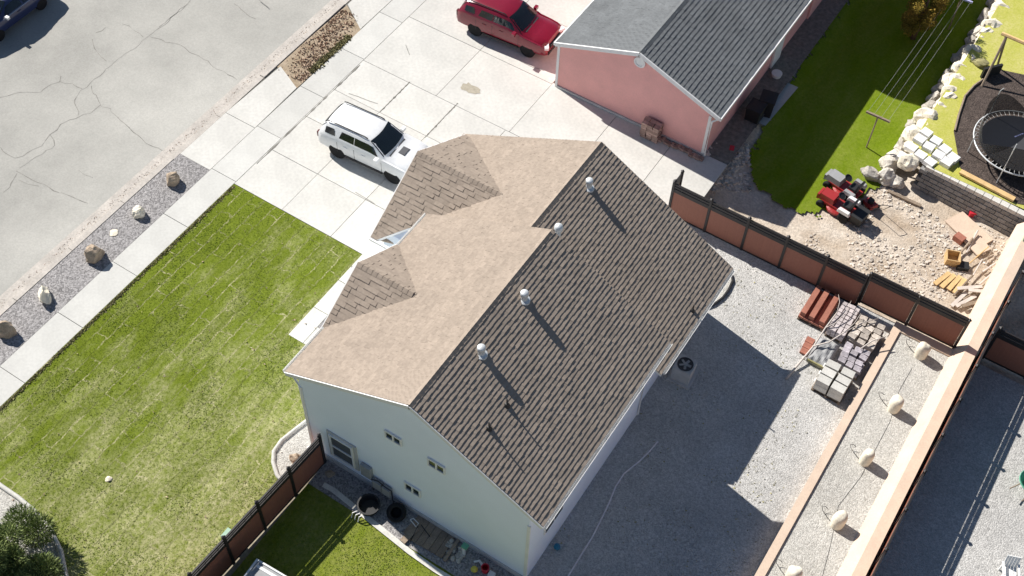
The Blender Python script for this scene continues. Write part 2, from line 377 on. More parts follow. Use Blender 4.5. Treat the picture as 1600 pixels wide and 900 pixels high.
gut = tag(MB().prism(rect(-32.5, -31.98, -30, 130), -.2, -.022).build('gutter_pan', M['gutter']), kind='structure')
# kerb in lengths, with dropped aprons at the driveways
kerb = thing('kerb', None, None); tag(kerb, kind='structure')
y = -30
while y < 130:
    y1 = y + 3.13
    ap = (23.6 < y + 1.5 < 30.2) or y + 1.5 > 35.7
    MB().prism(rect(-31.975, -31.71, y + .01, y1 - .01), -.2, .015 if ap else .05).build('kerb_stone', M['gutter'], kerb); y = y1
# sidewalk, driveway slabs
def slab_set(name, cells, m, z=.03, gap=.012):
    s = sheet(name, [(0, 0), (.01, 0), (0, .01)], -.2, M['joint'])
    for poly in cells:
        cx = sum(p[0] for p in poly) / len(poly); cy = sum(p[1] for p in poly) / len(poly)
        q = []
        for p in poly:
            dx, dy = p[0] - cx, p[1] - cy
            q.append((p[0] - math.copysign(gap, dx), p[1] - math.copysign(gap, dy)))
        MB().prism([(a - cx, b - cy) for a, b in q], -.12, random.uniform(-.003, .003)).build('slab', m, s, loc=(cx, cy, z))
    return s
joint = sheet('joint_bed', rect(-31.7, -10.9, 23.5, 120), -.012, M['joint'])
sheet('walk_bed', rect(-30.0, -28.5, -30, 23.5), -.012, M['joint'])
cells = []
ys_ = [14.34 + 3.13 * k for k in range(-14, 35)]
for a, b in zip(ys_[:-1], ys_[1:]): cells.append(rect(-29.95, -28.55, a, b))
slab_set('sidewalk', cells, M['concrete2'])
cells = []
for x0, x1 in ((-28.55, -25.86), (-25.86, -23.2), (-23.2, -20.4)):
    for y0, y1 in ((23.6, 26.1), (26.1, 28.6), (28.6, 30.7), (30.7, 33.05)): cells.append(rect(x0, x1, y0, y1))
for x0, x1 in ((-20.4, -17.7), (-17.7, -15.0), (-15.0, -12.05)):
    cells.append(rect(x0, x1, 29.0, 33.05))
for y0, y1 in ((33.05, 36.8), (36.8, 40.6), (40.6, 44.4), (44.4, 48.2), (48.2, 52)):
    for x0, x1 in ((-28.55, -24.3), (-24.3, -20.2)): cells.append(rect(x0, x1, y0, y1))
for x0, x1 in ((-20.2, -16.6), (-16.6, -13.6), (-13.6, -10.9)): cells.append(rect(x0, x1, 33.05, 36.9))
cells += [[(-31.7, 23.6), (-29.95, 23.6), (-29.95, 26.7), (-31.7, 26.7)], [(-31.7, 26.7), (-29.95, 26.7), (-30.0, 29.8), (-31.55, 30.5)]]
cells += [[(-31.6, 35.8), (-29.97, 34.7), (-29.95, 39), (-31.7, 39)], rect(-31.7, -29.95, 39, 43), rect(-31.7, -29.95, 43, 47), rect(-31.7, -29.95, 47, 52)]
drive = slab_set('driveway', cells, M['concrete'])
mb = MB(); c = at(735, 139)
mb.add([(c.x + r_ * math.cos(a) * .55, c.y + r_ * math.sin(a) * .3, .0375) for a, r_ in [(k / 18 * 2 * math.pi, random.uniform(.7, 1.15)) for k in range(18)]], [tuple(range(18))]).build('oil_stain', M['stain'], drive)
for c in ([(545, 146), (560, 151), (575, 157), (590, 162)], [(634, 70), (637, 78), (640, 86)], [(405, 0), (420, 12)], [(555, 300), (570, 309), (585, 318)], [(812, 95), (830, 104), (850, 110)]):
    pts = [at(*q, .037) for q in c]; MB().strip(pts, .03).build('crack', M['crack'], drive)
# dark dirt gathered in some joints
for c in ([(402, 256), (455, 203), (512, 148), (567, 97)], [(640, 128), (615, 152), (592, 177)], [(715, 161), (690, 187), (662, 218)]):
    pts = []
    for i in range(len(c) - 1):
        a = at(*c[i], .036); b = at(*c[i + 1], .036)
        for q in range(12): pts.append(a.lerp(b, q / 12))
    for p in pts: p.x = round((pts[0].x + pts[-1].x) / 2, 2) + random.uniform(-.012, .012)
    MB().strip(pts, [random.choice((.02, .03, .04, .07, .11)) for _ in pts]).build('weed_line', M['joint'], drive)

# planting strip with gravel, dirt patch
sheet('gravel_strip', rect(-31.71, -29.95, -30, 23.6), .03, M['gravel_dark'])
dp = sheet('dirt_patch', [(-31.7, 30.4), (-30.0, 29.8), (-29.95, 34.7), (-31.6, 35.75)], .012, M['dirt_patch'])
# lawns
def flat_h(z): return lambda x, y: z + .012 * noise.noise((x * .6, y * .6, 0))
grid_sheet('front_lawn', -28.55, -17.3, -12, 23.58, flat_h(.035), M['lawn'], .5)
grid_sheet('side_lawn', -16.7, -3, -6, 14.0, flat_h(.03), M['lawn2'], .5)
sheet('side_bed', rect(-16.7, -7.9, 13.88, 15.2), .055, M['gravel_dark'])
sheet('back_yard', rect(-8.4, -1.1, -6, 32.95), .02, M['gravel'])
sheet('side_yard', rect(-12.05, -8.4, 29.1, 32.95), .02, M['gravel'])
sheet('right_yard', rect(2.2, 30, -6, 33.0), .02, M['gravel'])
wk = []
for k in range(3): wk.append(rect(-21.5, -20.75, 18.65 + k * 1.65, 18.65 + (k + 1) * 1.65))
wk.append(rect(-21.5, -17.9, 23.45, 23.6))
wk += [rect(-20.75, -19.3, 21.2, 23.6), rect(-19.3, -17.4, 21.2, 23.6), rect(-20.75, -17.4, 18.65, 19.6)]
slab_set('front_walk', wk, M['concrete'], .06)
sheet('front_bed', rect(-20.75, -17.4, 19.6, 21.2), .05, M['gravel_dark'])

# neighbouring yard, lower
def inpoly(poly):
    def f(x, y):
        c = False; j = len(poly) - 1
        for i in range(len(poly)):
            (xi, yi), (xj, yj) = poly[i], poly[j]
            if (yi > y) != (yj > y) and x < (xj - xi) * (y - yi) / (yj - yi) + xi: c = not c
            j = i
        return c
    return f
def dirt_h(x, y): return hN(x, y) + .05 * noise.noise((x * 1.3, y * 1.3, 3)) + .025 * noise.noise((x * 4, y * 4, 1))
grid_sheet('neighbour_dirt_yard', -12.0, 9, 33.0, 60, dirt_h, M['dirt'], .3)
lp = [(-10.4, 38.4), (-9.6, 37.4), (-8.4, 36.8), (-6.6, 36.9), (-6.0, 38.2), (-5.2, 39.4), (-4.6, 41), (-4.2, 60), (-11.2, 60), (-11.0, 46), (-10.8, 41)]
grid_sheet('neighbour_lawn', -11, -4, 36, 60, lambda x, y: hN(x, y) + .085, M['lawn3'], .1, lambda x, y: inpoly(lp)(x + .35 * noise.noise((x * 2, y * 2, 0)) + .15 * noise.noise((x * 9, y * 9, 0)), y + .35 * noise.noise((x * 2, y * 2, 5))))
TZ = .55                                          # upper terrace behind the stone walls
sheet('upper_terrace', [(-4.35, 42.3), (-2.9, 41.45), (14, 41.4), (14, 66), (-4.2, 66)], TZ, M['lawn4'])

# ------------------------------------------------------------------ roof builder: courses of laminated shingles
def clip(poly, a, b, c):                            # keep a*x+b*y+c >= 0
    out = []
    for i in range(len(poly)):
        p, q = poly[i], poly[(i + 1) % len(poly)]
        dp_, dq = a * p[0] + b * p[1] + c, a * q[0] + b * q[1] + c
        if dp_ >= 0: out.append(p)
        if (dp_ >= 0) != (dq >= 0):
            t = dp_ / (dp_ - dq); out.append((p[0] + t * (q[0] - p[0]), p[1] + t * (q[1] - p[1])))
    return out
def shingles(poly3, expo, tabs, thick=(.023, .029), wid=(.12, .32)):
    P = [Vector(p) for p in poly3]; nn = (P[1] - P[0]).cross(P[2] - P[0]).normalized()
    if nn.z < 0: P.reverse(); nn = -nn
    e = Vector((0, 0, 1)).cross(nn).normalized(); u = nn.cross(e).normalized()
    o = min(P, key=lambda p: p.z); Q = [((p - o).dot(e), (p - o).dot(u)) for p in P]
    area = sum(Q[i][0] * Q[(i + 1) % len(Q)][1] - Q[(i + 1) % len(Q)][0] * Q[i][1] for i in range(len(Q)))
    if area < 0: Q.reverse()
    a0, a1 = min(q[0] for q in Q), max(q[0] for q in Q); b1 = max(q[1] for q in Q)
    k = 0
    while k * expo < b1:
        b0 = k * expo; x = a0 - random.uniform(0, .4); hi = random.random() < .5
        while x < a1:
            wd = random.uniform(*wid); t = (thick[1] if hi else thick[0]) * random.uniform(.85, 1.15)
            hi = not hi if random.random() < .85 else hi
            drop = .012 if hi else 0
            q = [(x, b0 - drop), (x + wd, b0 - drop), (x + wd, b0 + expo), (x, b0 + expo)]
            for i in range(len(Q)):
                (x1, y1), (x2, y2) = Q[i], Q[(i + 1) % len(Q)]
                q = clip(q, -(y2 - y1), x2 - x1, (y2 - y1) * x1 - (x2 - x1) * y1)
                if len(q) < 3: break
            if len(q) >= 3:
                top = [o + e * a + u * b + nn * (.003 + t * (1 - .8 * (b - b0) / expo)) for a, b in q]
                bot = [o + e * a + u * b for a, b in q]
                c = sum(top, Vector()) / len(top)
                n_ = len(q)
                tabs.append((c, top + bot, [tuple(range(n_))] + [(i, n_ + i, n_ + (i + 1) % n_, (i + 1) % n_) for i in range(n_)]))
            x += wd
        k += 1
def lay(tabs, roof, m, pick):
    tabs.sort(key=lambda t: pick(t[0]))
    for c, v, f in tabs[:300]:
        me = bpy.data.meshes.new('shingle'); me.from_pydata([p - c for p in v], [], f); me.materials.append(m)
        o = bpy.data.objects.new('shingle', me); COL.objects.link(o); o.parent = roof; o.location = c
    mb = MB()
    for c, v, f in tabs[300:]: mb.add(v, f)
    me = bpy.data.meshes.new('shingle_field'); me.from_pydata(mb.v, [], mb.f); me.materials.append(m)
    o = bpy.data.objects.new('shingle_field', me); COL.objects.link(o); o.parent = roof; o['kind'] = 'stuff'
def ridge_caps(a, b, slopeA, slopeB, roof, m, step=.22):
    a = Vector(a); b = Vector(b); d = (b - a).normalized(); n_ = int((b - a).length / step); mb = MB()
    sA, sB = Vector(slopeA).normalized() * .16, Vector(slopeB).normalized() * .16
    for i in range(n_):
        p = a + d * (i * step); q = p + d * (step * 1.02); t0 = Vector((0, 0, .035)); t1 = Vector((0, 0, .05))
        mb.add([p + sA + t0 * .6, p + t0 + Vector((0, 0, .012)), p + sB + t0 * .6, q + sA + t1 * .6, q + t1 + Vector((0, 0, .012)), q + sB + t1 * .6], [(0, 1, 4, 3), (1, 2, 5, 4), (0, 1, 2), (3, 4, 5)])
    mb.build('ridge_cap', m, roof)

# ------------------------------------------------------------------ the white house
HB = Vector((-12.6, 22, 0))
house = thing('white_house', 'pale stucco two-level house with brown shingle roof in the middle', 'house', HB)
def hp(mb, name, m, parent=None, **k):
    return mb.build(name, m, parent or house, loc=(-HB if parent is None else None), **k)
LY0, LY1 = 15.05, 23.55; RY1 = 29.3
ZE, ZR = 5.2, 8.0; XF, XR, XB = -17.9, -12.5, -7.42
zE2, zR2 = 3.2, 6.6; XF2, XR2, XB2 = -20.15, -13.72, -7.42
GY, GZ, GE = 25.8, 5.4, 3.45; GL, GR_ = 22.5, 29.1; GX = -19.95
# walls
mb = MB()
def wall_prism(mb, poly_xz, y0, y1):
    n_ = len(poly_xz)
    mb.add([(x, y0, z) for x, z in poly_xz] + [(x, y1, z) for x, z in poly_xz], [tuple(range(n_)), tuple(reversed(range(n_, 2 * n_)))] + [(i, (i + 1) % n_, n_ + (i + 1) % n_, n_ + i) for i in range(n_)])
sf = (ZR - ZE) / (XR - XF); sb = (ZR - ZE) / (XB - XR)
wz = lambda x: (ZR - sf * (XR - x) if x < XR else ZR - sb * (x - XR)) - .16
wall_prism(mb, [(-17.4, -.3), (-7.95, -.3), (-7.95, wz(-7.95)), (XR, ZR - .16), (-17.4, wz(-17.4))], 15.12, 23.38)
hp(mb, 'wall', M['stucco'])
mb = MB(); sf2 = (zR2 - zE2) / (XR2 - XF2); sb2 = (zR2 - zE2) / (XB2 - XR2)
wz2 = lambda x: (zR2 - sf2 * (XR2 - x) if x < XR2 else zR2 - sb2 * (x - XR2)) - .15
wall_prism(mb, [(-19.6, -.3), (-8.1, -.3), (-8.1, wz2(-8.1)), (XR2, zR2 - .15), (-19.6, wz2(-19.6))], 23.39, 29.15)
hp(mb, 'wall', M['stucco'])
mb = MB(); gz = lambda y: GZ - (GZ - GE) / (GY - GL) * abs(y - GY) - .15
mb.add([(x, y, z) for x in (-19.7, -17.41) for y, z in ((22.95, -.3), (28.8, -.3), (28.8, gz(28.8)), (GY, GZ - .15), (22.95, gz(22.95)))], [(0, 1, 2, 3, 4), (9, 8, 7, 6, 5), (0, 1, 6, 5), (1, 2, 7, 6), (2, 3, 8, 7), (3, 4, 9, 8), (4, 0, 5, 9)])
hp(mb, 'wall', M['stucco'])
hp(MB().box((-12.68, 15.1, .15), (9.5, .06, .36)), 'foundation', M['offwhite'])
# roof planes
def P3(x, y, z): return (x, y, z)
LF = [P3(XF, LY0, ZE), P3(XF, LY1, ZE), P3(XR, LY1, ZR), P3(XR, LY0, ZR)]
LB = [P3(XB, LY0, ZE), P3(XB, LY1, ZE), P3(XR, LY1, ZR), P3(XR, LY0, ZR)]
RF = [P3(XF2, 23.4, zE2), P3(XF2, RY1, zE2), P3(XR2, RY1, zR2), P3(XR2, 23.4, zR2)]
RB = [P3(XB2, 23.4, zE2), P3(XB2, RY1, zE2), P3(XR2, RY1, zR2), P3(XR2, 23.4, zR2)]
xg = XR2 - (zR2 - GZ) / sf2; xge = XR2 - (zR2 - GE) / sf2
GLp = [P3(GX, GL, GE), P3(GX, GY, GZ), P3(xg, GY, GZ), P3(xge, GL, GE)]
GRp = [P3(GX, GR_, GE), P3(GX, GY, GZ), P3(xg, GY, GZ), P3(xge, GR_, GE)]
DY, DZ, DX = 19.48, 6.5, -18.0; dl, dr = 17.26, 21.70
xd = XR - (ZR - DZ) / sf
DLp = [P3(DX, dl, ZE), P3(DX, DY, DZ), P3(xd, DY, DZ), P3(XF + .02, dl, ZE)]
DRp = [P3(DX, dr, ZE), P3(DX, DY, DZ), P3(xd, DY, DZ), P3(XF + .02, dr, ZE)]
mb = MB()
for pl in (LF, LB, RF, RB, GLp, GRp, DLp, DRp): mb.slab([Vector(p) for p in pl], .13, (0, 0, -1))
roof = hp(mb, 'roof', M['white'])
tabs = []
for pl in (LF, LB, RF, RB): shingles(pl, .162, tabs)
for pl in (GLp, GRp, DLp, DRp): shingles(pl, .19, tabs, thick=(.012, .03), wid=(.24, .5))
# the largest shingles in the picture: the near dormer and garage slope and the near end of the dark back slope
def pick(c):
    d = (c - Vector((0, 0, CAM_H))).length
    return d
lay(tabs, roof, M['roof'], pick)
ridge_caps((XR, LY0, ZR), (XR, LY1, ZR), (-1, 0, -sf), (1, 0, -sb), roof, M['roof'])
ridge_caps((XR2, 23.52, zR2), (XR2, RY1, zR2), (-1, 0, -sf2), (1, 0, -sb2), roof, M['roof'])
gs = (GZ - GE) / (GY - GL); ds = (DZ - ZE) / (DY - dl)
ridge_caps((GX, GY, GZ), (xg, GY, GZ), (0, -1, -gs), (0, 1, -gs), roof, M['roof'])
ridge_caps((DX, DY, DZ), (xd, DY, DZ), (0, -1, -ds), (0, 1, -ds), roof, M['roof'])
# gable infill under the dormer
mb = MB().add([(x, y, z) for x in (-17.8, -17.42) for y, z in ((dl + .1, ZE - .2), (dr - .1, ZE - .2), (DY, DZ - .16))], [(0, 1, 2), (5, 4, 3), (0, 1, 4, 3), (1, 2, 5, 4), (2, 0, 3, 5)])
hp(mb, 'gable', M['stucco'])
# rake boards and gutters
def beam(a, b, wd, ht): 
    a = Vector(a); b = Vector(b); d = (b - a); L_ = d.length; q = d.to_track_quat('X', 'Z').to_matrix()
    return MB().box((a + b) / 2, (L_, wd, ht), M=q)
for a, b in (((XF, LY0 - .03, ZE - .09), (XR, LY0 - .03, ZR - .09)), ((XB, LY0 - .03, ZE - .09), (XR, LY0 - .03, ZR - .09)), 
             ((GX - .03, GL, GE - .1), (GX - .03, GY, GZ - .1)), ((GX - .03, GR_, GE - .1), (GX - .03, GY, GZ - .1)), ((DX - .03, dl, ZE - .1), (DX - .03, DY, DZ - .1)), ((DX - .03, dr, ZE - .1), (DX - .03, DY, DZ - .1))):
    hp(beam(a, b, .035, .17), 'rake_board', M['white'])
def gutter(x, y0, y1, z, s):
    mb = MB(); 
    prof = [(0, 0), (.03, -.1), (.11, -.1), (.13, .01), (.115, .01), (.1, -.085), (.04, -.085), (.02, 0)]
    n_ = len(prof)
    mb.add([(x + s * a, y, z + b) for y in (y0, y1) for a, b in prof], [tuple(range(n_)), tuple(reversed(range(n_, 2 * n_)))] + [(i, (i + 1) % n_, n_ + (i + 1) % n_, n_ + i) for i in range(n_)])
    hp(mb, 'gutter', M['white'])
gutter(XB + .002, LY0, LY1, ZE - .02, 1); gutter(XB2 + .002, 23.55, RY1, zE2 - .02, 1)
gutter(XF - .002, LY0, dl - .05, ZE - .02, -1); gutter(XF - .002, dr + .05, LY1, ZE - .02, -1)
hp(MB().box((-19, GL - .05, GE - .06), (1.9, .1, .1)), 'gutter', M['white'])
hp(MB().tube([(XF - .06, 15.3, ZE - .1), (-17.75, 15.2, ZE - .3), (-17.46, 15.14, ZE - .55), (-17.46, 15.14, .3), (-17.6, 15.0, .14)], .045, 8), 'downspout', M['white'])
hp(MB().box((-17.38, 15.11, 2.4), (.12, .05, 4.4)), 'corner_trim', M['white']); hp(MB().box((-7.95, 15.11, 2.35), (.12, .05, 4.3)), 'corner_trim', M['white'])
hp(MB().tube([(XB + .07, 23.3, ZE - .1), (-7.7, 23.2, ZE - .35), (-7.9, 23.2, ZE - .6), (-7.9, 23.2, .2)], .045, 8), 'downspout', M['white'])
# low porch roof between garage and upper storey
pz = [at(588, 373, 3.2), at(664, 338, 3.45), at(672, 352, 3.4), at(624, 382, 3.1)]
hp(MB().slab(pz, .08, (0, 0, -1)), 'porch_roof', M['roof'])
# windows on the shaded gable wall
def window(x0, x1, z0, z1, y, mull='v', deep=.06, fr=.06, m='glass'):
    fb = MB(); cx = (x0 + x1) / 2; cz = (z0 + z1) / 2
    fb.box((cx, y - deep / 2, z1 - fr / 2), (x1 - x0, deep, fr)); fb.box((cx, y - deep / 2, z0 + fr / 2), (x1 - x0, deep, fr))
    fb.box((x0 + fr / 2, y - deep / 2, cz), (fr, deep, z1 - z0 - 2 * fr)); fb.box((x1 - fr / 2, y - deep / 2, cz), (fr, deep, z1 - z0 - 2 * fr))
    if mull == 'v': fb.box((cx, y - deep / 2, cz), (fr, deep * .9, z1 - z0 - 2 * fr))
    else: fb.box((cx, y - deep / 2, cz), (x1 - x0 - 2 * fr, deep * .9, fr))
    f_ = hp(fb, 'window', M['white'])
    if mull == 'v': ps = ((x0 + fr, cx - fr / 2, z0 + fr, z1 - fr), (cx + fr / 2, x1 - fr, z0 + fr, z1 - fr))
    else: ps = ((x0 + fr, x1 - fr, z0 + fr, cz - fr / 2), (x0 + fr, x1 - fr, cz + fr / 2, z1 - fr))
    for a, b, c, d in ps: MB().box(((a + b) / 2, y - .012, (c + d) / 2), (b - a, .016, d - c)).build('pane', M[m], f_)
window(-13.7, -13.0, 4.78, 5.25, 15.11); window(-11.95, -11.24, 4.62, 5.12, 15.11); window(-13.06, -12.36, 1.66, 2.2, 15.11)
hp(MB().box((-15.82, 15.1, 1.62), (1.32, .07, 1.8)), 'window_surround', M['offwhite'])
window(-16.36, -15.3, .86, 2.4, 15.065, 'h', .06, .07, 'screen')
fb = MB().box((-7.94, 16.85, 2.3), (.06, 1.25, 1.0)); f_ = hp(fb, 'window', M['white'])
MB().box((-7.905, 16.55, 2.3), (.02, .5, .84)).build('pane', M['glass'], f_); MB().box((-7.905, 17.15, 2.3), (.02, .5, .84)).build('pane', M['glass'], f_)
# meter boxes and conduits
hp(MB().box((-14.75, 15.03, 1.25), (.45, .14, .75)), 'meter_box', M['grey']); hp(MB().box((-14.25, 15.0, .75), (.38, .18, .5)), 'meter_box', M['grey'])
hp(MB().box((-13.85, 15.0, .7), (.34, .18, .5)), 'meter_box', M['grey'])
hp(MB().tube([(-14.5, 14.98, .1), (-14.5, 14.98, .95), (-14.2, 14.98, 1.12), (-13.95, 14.98, 1.0), (-13.6, 14.96, 1.02), (-13.58, 14.96, .1)], .025, 6), 'conduit', M['darkmetal'])
# vents
nB = Vector((sb, 0, 1)).normalized(); nB2 = Vector((sb2, 0, 1)).normalized()
def vent(p, h=.36, r=.125, m='galv'):
    v = MB().lathe([(r * 1.7, -.12), (r * 1.7, .0), (r * .95, .05), (r * .95, h - .12)], p, 16).build('roof_vent', M[m], roof, sm=False)
    MB().lathe([(r * 1.0, h - .125), (r * 1.12, h - .12), (r * 1.15, h + .04), (r * 1.0, h + .07), (.001, h + .08)], p, 16).build('cap', M[m], v, sm=True)
for px, py in ((752, 553), (819, 468)): vent(on_plane(px, py, Vector(LB[0]), nB))
vent(on_plane(920, 293, Vector(RB[0]), nB2), .38)
v = MB().lathe([(.2, -.2), (.2, .0), (.10, .05), (.10, 1.9)], (-12.38, 23.8, 5.95), 16).build('flue', M['galv'], roof)
MB().lathe([(.11, 1.86), (.15, 1.88), (.165, 1.98), (.15, 2.08), (.1, 2.13), (.001, 2.15)], (-12.38, 23.8, 5.95), 18).build('cap', M['galv'], v, sm=True)
for px, py, hh in ((792, 634, .42), (764, 670, .42)):
    p = on_plane(px, py, Vector(LB[0]), nB)
    v = MB().lathe([(.11, -.08), (.11, .02), (.06, .14), (.025, .15), (.025, hh)], p, 10).build('vent_pipe', M['black'], roof)
p = on_plane(1082, 486, Vector(RB[0]), nB2)
v = MB().lathe([(.1, -.08), (.1, .02), (.05, .12), (.03, .14), (.03, .38)], p, 10).build('vent_pipe', M['black'], roof)

# ------------------------------------------------------------------ the pink house
PB = Vector((-16, 42, 0))
pinkh = thing('pink_house', 'pink stucco house with dark grey shingle roof and white trim', 'house', PB)
def pp(mb, name, m, parent=None, **k): return mb.build(name, m, parent or pinkh, loc=(-PB if parent is None else None), **k)
PX0, PX1, PY0, PY1 = -20.0, -12.1, 36.78, 48.0; pe, pr_ = 2.75, 4.35; PXR = -15.9; po = .4
ps = (pr_ - pe) / (PXR - (PX0 - po * .3)); ps2 = (pr_ - pe) / (PX1 + po - PXR)
xa, xb = PX0 - po * .3, PX1 + po
pz_ = lambda x: (pr_ - ps * (PXR - x) if x < PXR else pr_ - ps2 * (x - PXR)) - .14
mb = MB(); wall_prism(mb, [(PX0, -1.2), (PX1, -1.2), (PX1, pz_(PX1)), (PXR, pr_ - .14), (PX0, pz_(PX0))], PY0, PY1)
pp(mb, 'wall', M['pink'])
PF = [(xa, PY0 - .06, pe), (xa, PY1, pe), (PXR, PY1, pr_), (PXR, PY0 - .06, pr_)]
PBk = [(xb, PY0 - .06, pe), (xb, PY1, pe), (PXR, PY1, pr_), (PXR, PY0 - .06, pr_)]
mb = MB()
for pl in (PF, PBk): mb.slab([Vector(p) for p in pl], .12, (0, 0, -1))
proof = pp(mb, 'roof', M['white']); tabs = []
for pl in (PF, PBk): shingles(pl, .21, tabs, thick=(.024, .030), wid=(.28, .33))
lay(tabs, proof, M['roof_pink'], lambda c: (c - Vector((0, 0, CAM_H))).length)
ridge_caps((PXR, PY0, pr_), (PXR, PY1, pr_), (-1, 0, -ps), (1, 0, -ps2), proof, M['roof_pink'])
for a, b in (((xa, PY0 - .1, pe - .07), (PXR, PY0 - .1, pr_ - .07)), ((xb, PY0 - .1, pe - .07), (PXR, PY0 - .1, pr_ - .07))): pp(beam(a, b, .06, .2), 'rake_board', M['white'])
pp(MB().box((xb + .04, (PY0 + PY1) / 2 - .1, pe - .08), (.1, PY1 - PY0, .16)), 'gutter', M['white'])
pp(MB().box((xa - .04, (PY0 + PY1) / 2 - .1, pe - .08), (.1, PY1 - PY0, .16)), 'gutter', M['white'])
vp = at_y(1000, 97, PY0 - .02)
pp(MB().lathe([(.28, 0), (.28, .05), (.2, .05), (.2, .025), (.001, .025)], vp, 20, Matrix.Rotation(R(90), 3, 'X')), 'gable_vent', M['white'])
for x in (PX0 + .05, PX1 - .05): pp(MB().box((x, PY0 - .01, 1.25), (.13, .05, 2.6)), 'corner_trim', M['white'])
pp(MB().tube([(xb, PY0 + .1, pe - .15), (PX1 + .08, PY0 - .04, pe - .45), (PX1 + .08, PY0 - .04, .1)], .05, 8), 'downspout', M['white'])
pp(MB().box((-16, PY0 - .03, .06), (7.8, .08, .2)), 'foundation', M['offwhite'])
mb = MB(); wall_prism(mb, [(-19.6, -1.2), (-12.0, -1.2), (-12.0, 5.4), (-15.9, 6.9), (-19.6, 5.4)], 48.0, 62); pp(mb, 'wall', M['pink'])
mb = MB(); mb.slab([Vector(v) for v in ((-11.6, 47.9, 5.3), (-11.6, 62, 5.3), (-15.9, 62, 7.0), (-15.9, 47.9, 7.0))], .12, (0, 0, -1)); mb.slab([Vector(v) for v in ((-20.0, 47.9, 5.3), (-20.0, 62, 5.3), (-15.9, 62, 7.0), (-15.9, 47.9, 7.0))], .12, (0, 0, -1)); pp(mb, 'upper_roof', M['roof_pink'])
pp(MB().box((-12.04, 44.2, 1.0), (.1, 1.0, 2.0)), 'door', M['white'])

# ------------------------------------------------------------------ fences
def fence(a, b, n_, label, z0=0.0, H=2.06, cat='fence'):
    a = Vector((a[0], a[1], 0)); b = Vector((b[0], b[1], 0)); d = (b - a) / n_; L_ = d.length; ang = math.atan2(d.y, d.x)
    f_ = thing('panel_fence', label, cat, (a.x, a.y, z0), ang)
    for i in range(n_ + 1):
        p = MB().box((i * L_, 0, H / 2 + .02), (.11, .11, H + .08)).build('post', M['fenceblk'], f_)
        MB().lathe([(.09, 0), (.09, .03), (.001, .08)], (i * L_, 0, H + .061), 4).build('post_cap', M['fenceblk'], p)
    for i in range(n_):
        cx = (i + .5) * L_; ln = L_ - .125
        MB().box((cx, 0, .80), (ln, .035, 1.44)).build('panel', M['fence'], f_)
        for z, h in ((.06, .09), (1.62, .20), (1.835, .10), (1.99, .10)): MB().box((cx, 0, z), (L_ - .115, .06, h)).build('rail', M['fenceblk'], f_)
        mb = MB()
        k = int(ln / .3)
        for q in range(k + 1): mb.box((cx - ln / 2 + q * ln / k, 0, 1.85), (.018, .018, .30))
        mb.build('picket_row', M['fenceblk'], f_)
    return f_
fence((-11.78, 32.88), (-2.9, 32.88), 5, 'brown panel fence with black rails behind the gravel yard and brick pallets')
fence((-2.83, 32.88), (1.28, 32.88), 2, 'brown panel fence standing on the planter wall end', .36, 1.9)
fence((-11.78, 32.95), (-11.78, 33.6), 1, 'short black fence return beside the concrete driveway end')
fence((2.28, 36.6), (2.28, 6.0), 17, 'long sunlit brown fence along the tan planter wall')
fence((2.45, 33.4), (9.5, 33.4), 4, 'dark brown fence section at the right edge behind the shaded yard')
fence((-16.72, 14.9), (-17.3, 3.4), 7, 'brown black-topped fence between front lawn and side yard')

# ------------------------------------------------------------------ planter with tan walls
pl = thing('planter_wall', 'tan stucco planter wall enclosing a gravel bed along the fence', 'wall', (0, 26, 0))
def lp_(mb, name, m): return mb.build(name, m, pl, loc=(0, -26, 0))
PZ = .45
lp_(MB().prism(rect(-1.17, -.85, -4, 32.75), -.1, PZ), 'low_wall', M['tan'])
lp_(MB().prism(rect(-.85, 1.6, 32.35, 32.75), -.1, PZ - .003), 'low_wall', M['tan'])
lp_(MB().prism(rect(-.848, 1.4, -4, 32.35), -.1, PZ - .08), 'gravel_bed', M['gravel_pl'])
mb = MB(); pf = [(1.27, -1.2), (1.27, PZ - .08), (1.70, PZ + .52), (2.12, PZ + .52), (2.12, -1.2)]
mb.add([(x, y, z) for y in (-4, 40.6) for x, z in pf], [(0, 1, 2, 3, 4), (9, 8, 7, 6, 5)] + [(i, (i + 1) % 5, 5 + (i + 1) % 5, 5 + i) for i in range(5)])
lp_(mb, 'high_wall', M['tan'])

